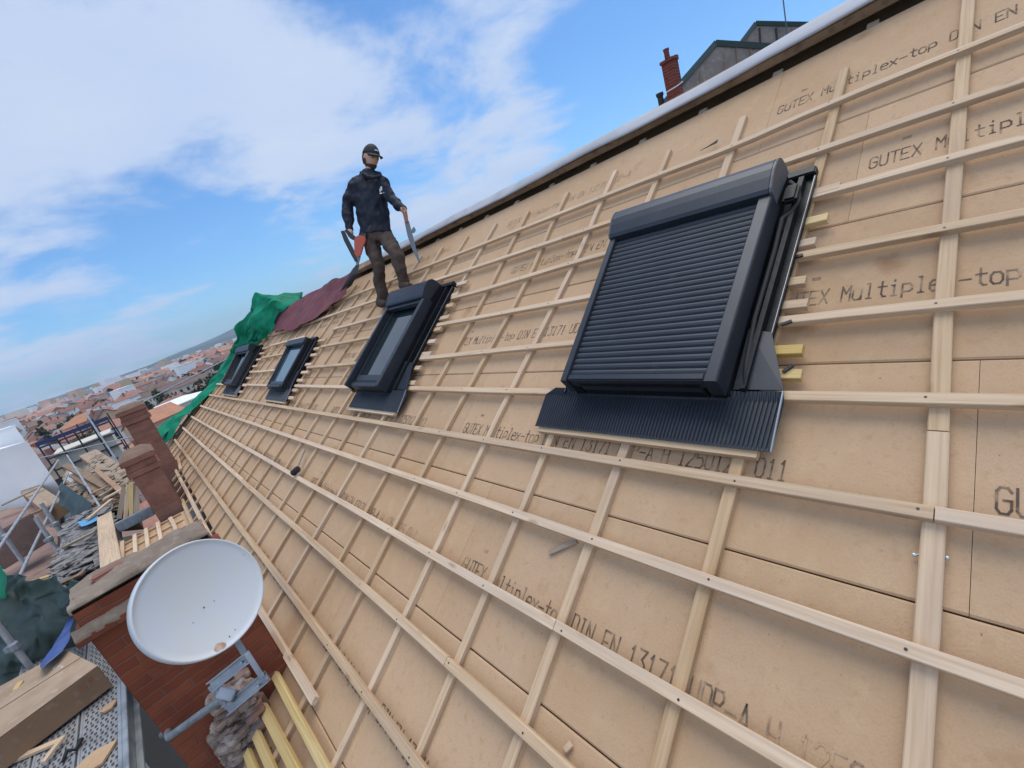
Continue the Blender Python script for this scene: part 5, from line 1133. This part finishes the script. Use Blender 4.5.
named('red_roofed_house', (130, 396), -11.5, 1.1, 13, 10, 2.6, Wo, ROOFS[0], 'gable', 'terracotta house in a row just above the mossy chimney')
named('red_roofed_house', (200, 372), -10.5, .9, 16, 12, 2.6, Wc, ROOFS[0], 'gable', 'terracotta gabled house touching the green tarp edge')
named('red_roofed_house', (135, 378), -10.5, .35, 20, 12, 2.6, Wt, ROOFS[4], 'hip', 'wide pinkish hipped house midway to the horizon')
# dark scaffolded house with blue netting
p = at(80, 437, 44); p.z = 0; sx = empty('scaffolded_house', (p.x, p.y, GZ), 'half built house wrapped in dark scaffolding with blue netting along the top', 'building')
x0, x1, y0, y1 = p.x-2.6, p.x+2.6, p.y-2, p.y+4; zt = at(80, 425, 44).z
mb = MB(); mb.abox(x0+.4, x1-.4, y0+.4, y1-.4, GZ, zt-1.6); mb.build('wall', WALLS[0], sx)
for i in range(5):
    for yy in (y0, y1):
        mb = MB(); xx = lerp(x0, x1, i/4); mb.tube([(xx, yy, GZ), (xx, yy, zt)], .07, 6); mb.build('standard', M['black_frame'], sx)
for z in (zt-.5, zt-1.7, zt-2.9, zt-4.1):
    for yy in (y0, y1): mb = MB(); mb.abox(x0, x1, yy-.32, yy+.32, z-.12, z); mb.build('scaffold_deck', M['black_frame'], sx)
mb = MB(); mb.abox(x0-.05, x1+.05, y0-.42, y0-.38, zt-.35, zt); mb.abox(x0-.06, x0-.02, y0-.38, y1, zt-.35, zt); mb.build('netting', M['darkblue'], sx)
# filler houses on a jittered street grid
glab = ['cream walled house with a terracotta roof in the dense middle of the town', 'white walled house with a red tiled roof in the dense middle of the town', 'ochre house with a brown tiled roof in the dense middle of the town', 'grey house with a dull grey roof in the dense middle of the town', 'pink plastered house with an orange tiled roof in the dense middle of the town', 'flat roofed pale block among the tiled roofs of the town']
cnt = 0; cand = []
for gx in range(-40, 36):
    for gy in range(3, 70):
        cx, cy = gx*12.5, gy*12.5+20; a = .32
        x, y = cx*math.cos(a)-cy*math.sin(a)*0+rnd(-3, 3), cy+cx*math.sin(a)*.35+rnd(-3, 3)
        az = math.degrees(math.atan2(x-CAMP.x, y-CAMP.y)); r = math.hypot(x, y)
        if -16 < az < 17 and 48 < r < 640: cand.append((r, az, x, y))
cand.sort()
proto = {}
for r, az, x, y in cand:
    if cnt >= 285: break
    if any(math.hypot(x-a_, y-b_) < rr+6 for a_, b_, rr in occupied): continue
    if r > 260 and random.random() < .45: continue
    # keep lines of sight to the named buildings clear of tall neighbours
    k = random.choices(range(6), (4, 5, 3, 3, 2, 3 if r > 110 else 0))[0]
    h = rnd(6.0, 12.0) if r > 90 else rnd(5, 8)
    low = False
    for a_, ha, rr, sl_ in sight:
        if r < rr and abs(math.radians(az)-a_) < ha+5.0/r:
            h = min(h, CAMP.z+r*sl_-GZ-2.8); low = True
    if h < 2.5: continue
    if low and k == 5: k = 0
    near = r < 230
    if near or k == 5:
        wm = WALLS[[0, 1, 2, 3, 4, 1][k]]; rm = [ROOFS[0], ROOFS[4], ROOFS[1], ROOFS[3], ROOFS[2], WALLS[1]][k]; kind = 'flat' if k == 5 else random.choice(('gable', 'gable', 'hip'))
        addhouse('town_house', x, y, .32+random.choice((0, 1.57))+rnd(-.15, .15), rnd(8.5, 14), rnd(7, 9.5), h+(rnd(2, 7) if k == 5 else 0), rnd(1.8, 2.8), wm, rm, kind, glab[k], 'houses of the town', wins=near)
    else:
        v = random.randrange(3); key = (k, v)
        if key not in proto:
            wm = WALLS[k]; rm = [ROOFS[0], ROOFS[0], ROOFS[1], ROOFS[3], ROOFS[2]][k]
            proto[key] = addhouse('town_house', x, y, .32+v*.9, rnd(8, 14), rnd(7, 9), h, rnd(1.8, 3), wm, rm, ('gable', 'hip', 'gable')[v], glab[k], 'houses of the town', wins=False)
        else:
            src = proto[key]; c = src.copy(); col.objects.link(c); c.location = V((x, y, GZ+rnd(-1.5, 1)))*S; c.rotation_euler = (0, 0, random.choice((0, 1.57, 3.14, -1.57))+rnd(-.2, .2)); c['_o'] = list(c.location)
            for ch in list(src.children):
                d = ch.copy(); col.objects.link(d); d.parent = c
                for g2 in list(ch.children):
                    e = g2.copy(); col.objects.link(e); e.parent = d
    cnt += 1
print('HOUSES', cnt, 'of', len(cand))
# the rest of the town, one mass
mb = MB(); n = 0
while n < 4200:
    az = math.radians(rnd(-24, 24)); r = 520*math.exp(rnd(0, 1)**.9*math.log(10)); x, y = math.sin(az)*r, math.cos(az)*r
    if r < 600 and random.random() < .5: continue
    a = rnd(0, 3.14); w_, d_, h_ = rnd(8, 18), rnd(7, 11), rnd(6, 13)
    if random.random() < .05: h_ = rnd(14, 24); w_ = rnd(12, 24)
    c, s_ = math.cos(a), math.sin(a)
    P = lambda X, Y, Z: V((x+X*c-Y*s_, y+X*s_+Y*c, GZ+Z))
    hw, hd = w_/2, d_/2; wi = random.choices(range(5), (3, 5, 2, 2, 1))[0]
    mb.hexa([P(-hw,-hd,0),P(hw,-hd,0),P(hw,hd,0),P(-hw,hd,0),P(-hw,-hd,h_),P(hw,-hd,h_),P(hw,hd,h_),P(-hw,hd,h_)], wi)
    if h_ < 13.5:
        rh = rnd(2, 3.2); mb.add([P(-hw-.4,-hd-.4,h_+.02),P(hw+.4,-hd-.4,h_+.02),P(hw+.4,hd+.4,h_+.02),P(-hw-.4,hd+.4,h_+.02),P(-hw-.4,0,h_+rh),P(hw+.4,0,h_+rh)], [(0,1,5,4),(1,2,5),(2,3,4,5),(3,0,4)], 5+random.choices(range(5), (4, 3, 1, 2, 3))[0])
    n += 1
tag(mb.build('distant_town', WALLS+ROOFS, recalc=False), 'distant roofs of the town thinning out to the horizon', 'town', kind='stuff')
# trees: separate ones nearer, one woodland mass far off
def leafclump(mb, c, rx, rz, n, sz, mi=0):
    for _ in range(n):
        d = V((random.gauss(0, 1), random.gauss(0, 1), random.gauss(0, 1))).normalized()*(random.random()**.4); p = c+V((d.x*rx, d.y*rx, d.z*rz))
        t = V((random.gauss(0, 1), random.gauss(0, 1), random.gauss(0, 1))).normalized(); e = t.cross(V((.3, .5, .8))).normalized(); f = t.cross(e); s_ = sz*rnd(.6, 1.3)
        mb.add([p+e*s_, p+f*s_*.8, p-e*s_, p-f*s_*.8], [(0, 1, 2, 3)], mi)
tl_ = ['rounded dark tree between the roofs', 'tall narrow dark tree between the roofs']
tp = []
for i in range(64):
    az = math.radians(rnd(-13, 9)); r = rnd(140, 560); x, y = math.sin(az)*r+CAMP.x, math.cos(az)*r
    if i < 4:
        t = empty('tree', (x, y, GZ), tl_[i % 2]+' of the town', 'tree', 'trees in the town'); hgt = 9+i; mb = MB(); mb.tube([(x, y, GZ), (x+.2, y, GZ+hgt*.5), (x, y+.2, GZ+hgt*.75)], [.35, .25, .1], 8); mb.build('trunk', M['trunk'], t)
        mb = MB(); rx = 3.6 if i % 2 == 0 else 2.2
        for q in range(7): leafclump(mb, V((x+rnd(-1, 1)*rx*.6, y+rnd(-1, 1)*rx*.6, GZ+hgt*rnd(.5, .95))), rx*.55, hgt*.18, 60, .55)
        mb.build('crown', M['tree'], t, recalc=False); tp.append(t)
    else:
        src = tp[i % 4]; c = src.copy(); col.objects.link(c); c.location = V((x, y, GZ))*S; c.rotation_euler = (0, 0, rnd(0, 6))
        for ch in list(src.children): d = ch.copy(); col.objects.link(d); d.parent = c
mb = MB()
for _ in range(420):
    az = math.radians(rnd(-24, 14)); r = rnd(620, 1500) if random.random() < .7 else rnd(1500, 3600)
    x, y = math.sin(az)*r, math.cos(az)*r; w_ = rnd(6, 16)
    leafclump(mb, V((x, y, GZ+rnd(4, 8))), w_, rnd(5, 9), 26, 3.2)
tag(mb.build('far_trees', M['tree'], recalc=False), 'dark band of far trees beyond the roofs', 'trees', kind='stuff')
# hills on the horizon
def hills(label, pts, r, m):
    mb = MB(); rows = []
    for j, (f, rr) in enumerate(((0, r*.9), (.55, r*.95), (.9, r*.985), (1, r), (.6, r*1.08), (0, r*1.2))):
        row = []
        for i in range(90):
            az = math.radians(lerp(-40, 40, i/89)); hh = poly(pts, math.degrees(az))*(1+.12*mnoise.noise(V((i*.25, j*.3, 0)))); row.append(V((math.sin(az)*rr, math.cos(az)*rr, GZ-2+f*hh)))
        rows.append(row)
    mb.grid(rows); tag(mb.build('hills', M[m], smooth=True), label, 'hills', kind='structure')
hills('blue hill rising behind the town left of the green tarp', [(-40, 24), (-6, 26), (0, 32), (3.2, 42), (4.4, 56), (7.7, 84), (9.7, 104), (11.3, 132), (14, 150), (19, 140), (28, 90), (40, 60)], 6200, 'hill')
hills('lower wooded rise in front of the blue hill', [(-40, 26), (-8, 28), (-3, 33), (2, 30), (6, 40), (10, 50), (13, 44), (40, 30)], 4200, 'hill')
# ------------------------------------------------------------------ air
def hazebox():
    mb = MB(); mb.abox(-4500, 4500, -800, 8200, GZ-3.5, 330)
    o = mb.build('haze', None or mat('haze_air', (1, 1, 1)))
    m = bpy.data.materials.new('air'); m.use_nodes = True; t = m.node_tree; t.nodes.clear()
    out_ = t.nodes.new('ShaderNodeOutputMaterial'); v = t.nodes.new('ShaderNodeVolumePrincipled'); v.inputs['Color'].default_value = (.66, .80, 1.0, 1); v.inputs['Density'].default_value = HAZE; v.inputs['Anisotropy'].default_value = 0.2
    t.links.new(v.outputs[0], out_.inputs['Volume']); o.data.materials.clear(); o.data.materials.append(m)
    tag(o, 'thin blue haze over the town', 'haze', kind='stuff')
HAZE = 0.00013
if HAZE: hazebox()
for o in list(scene.objects):
    if '_o' in o: del o['_o']
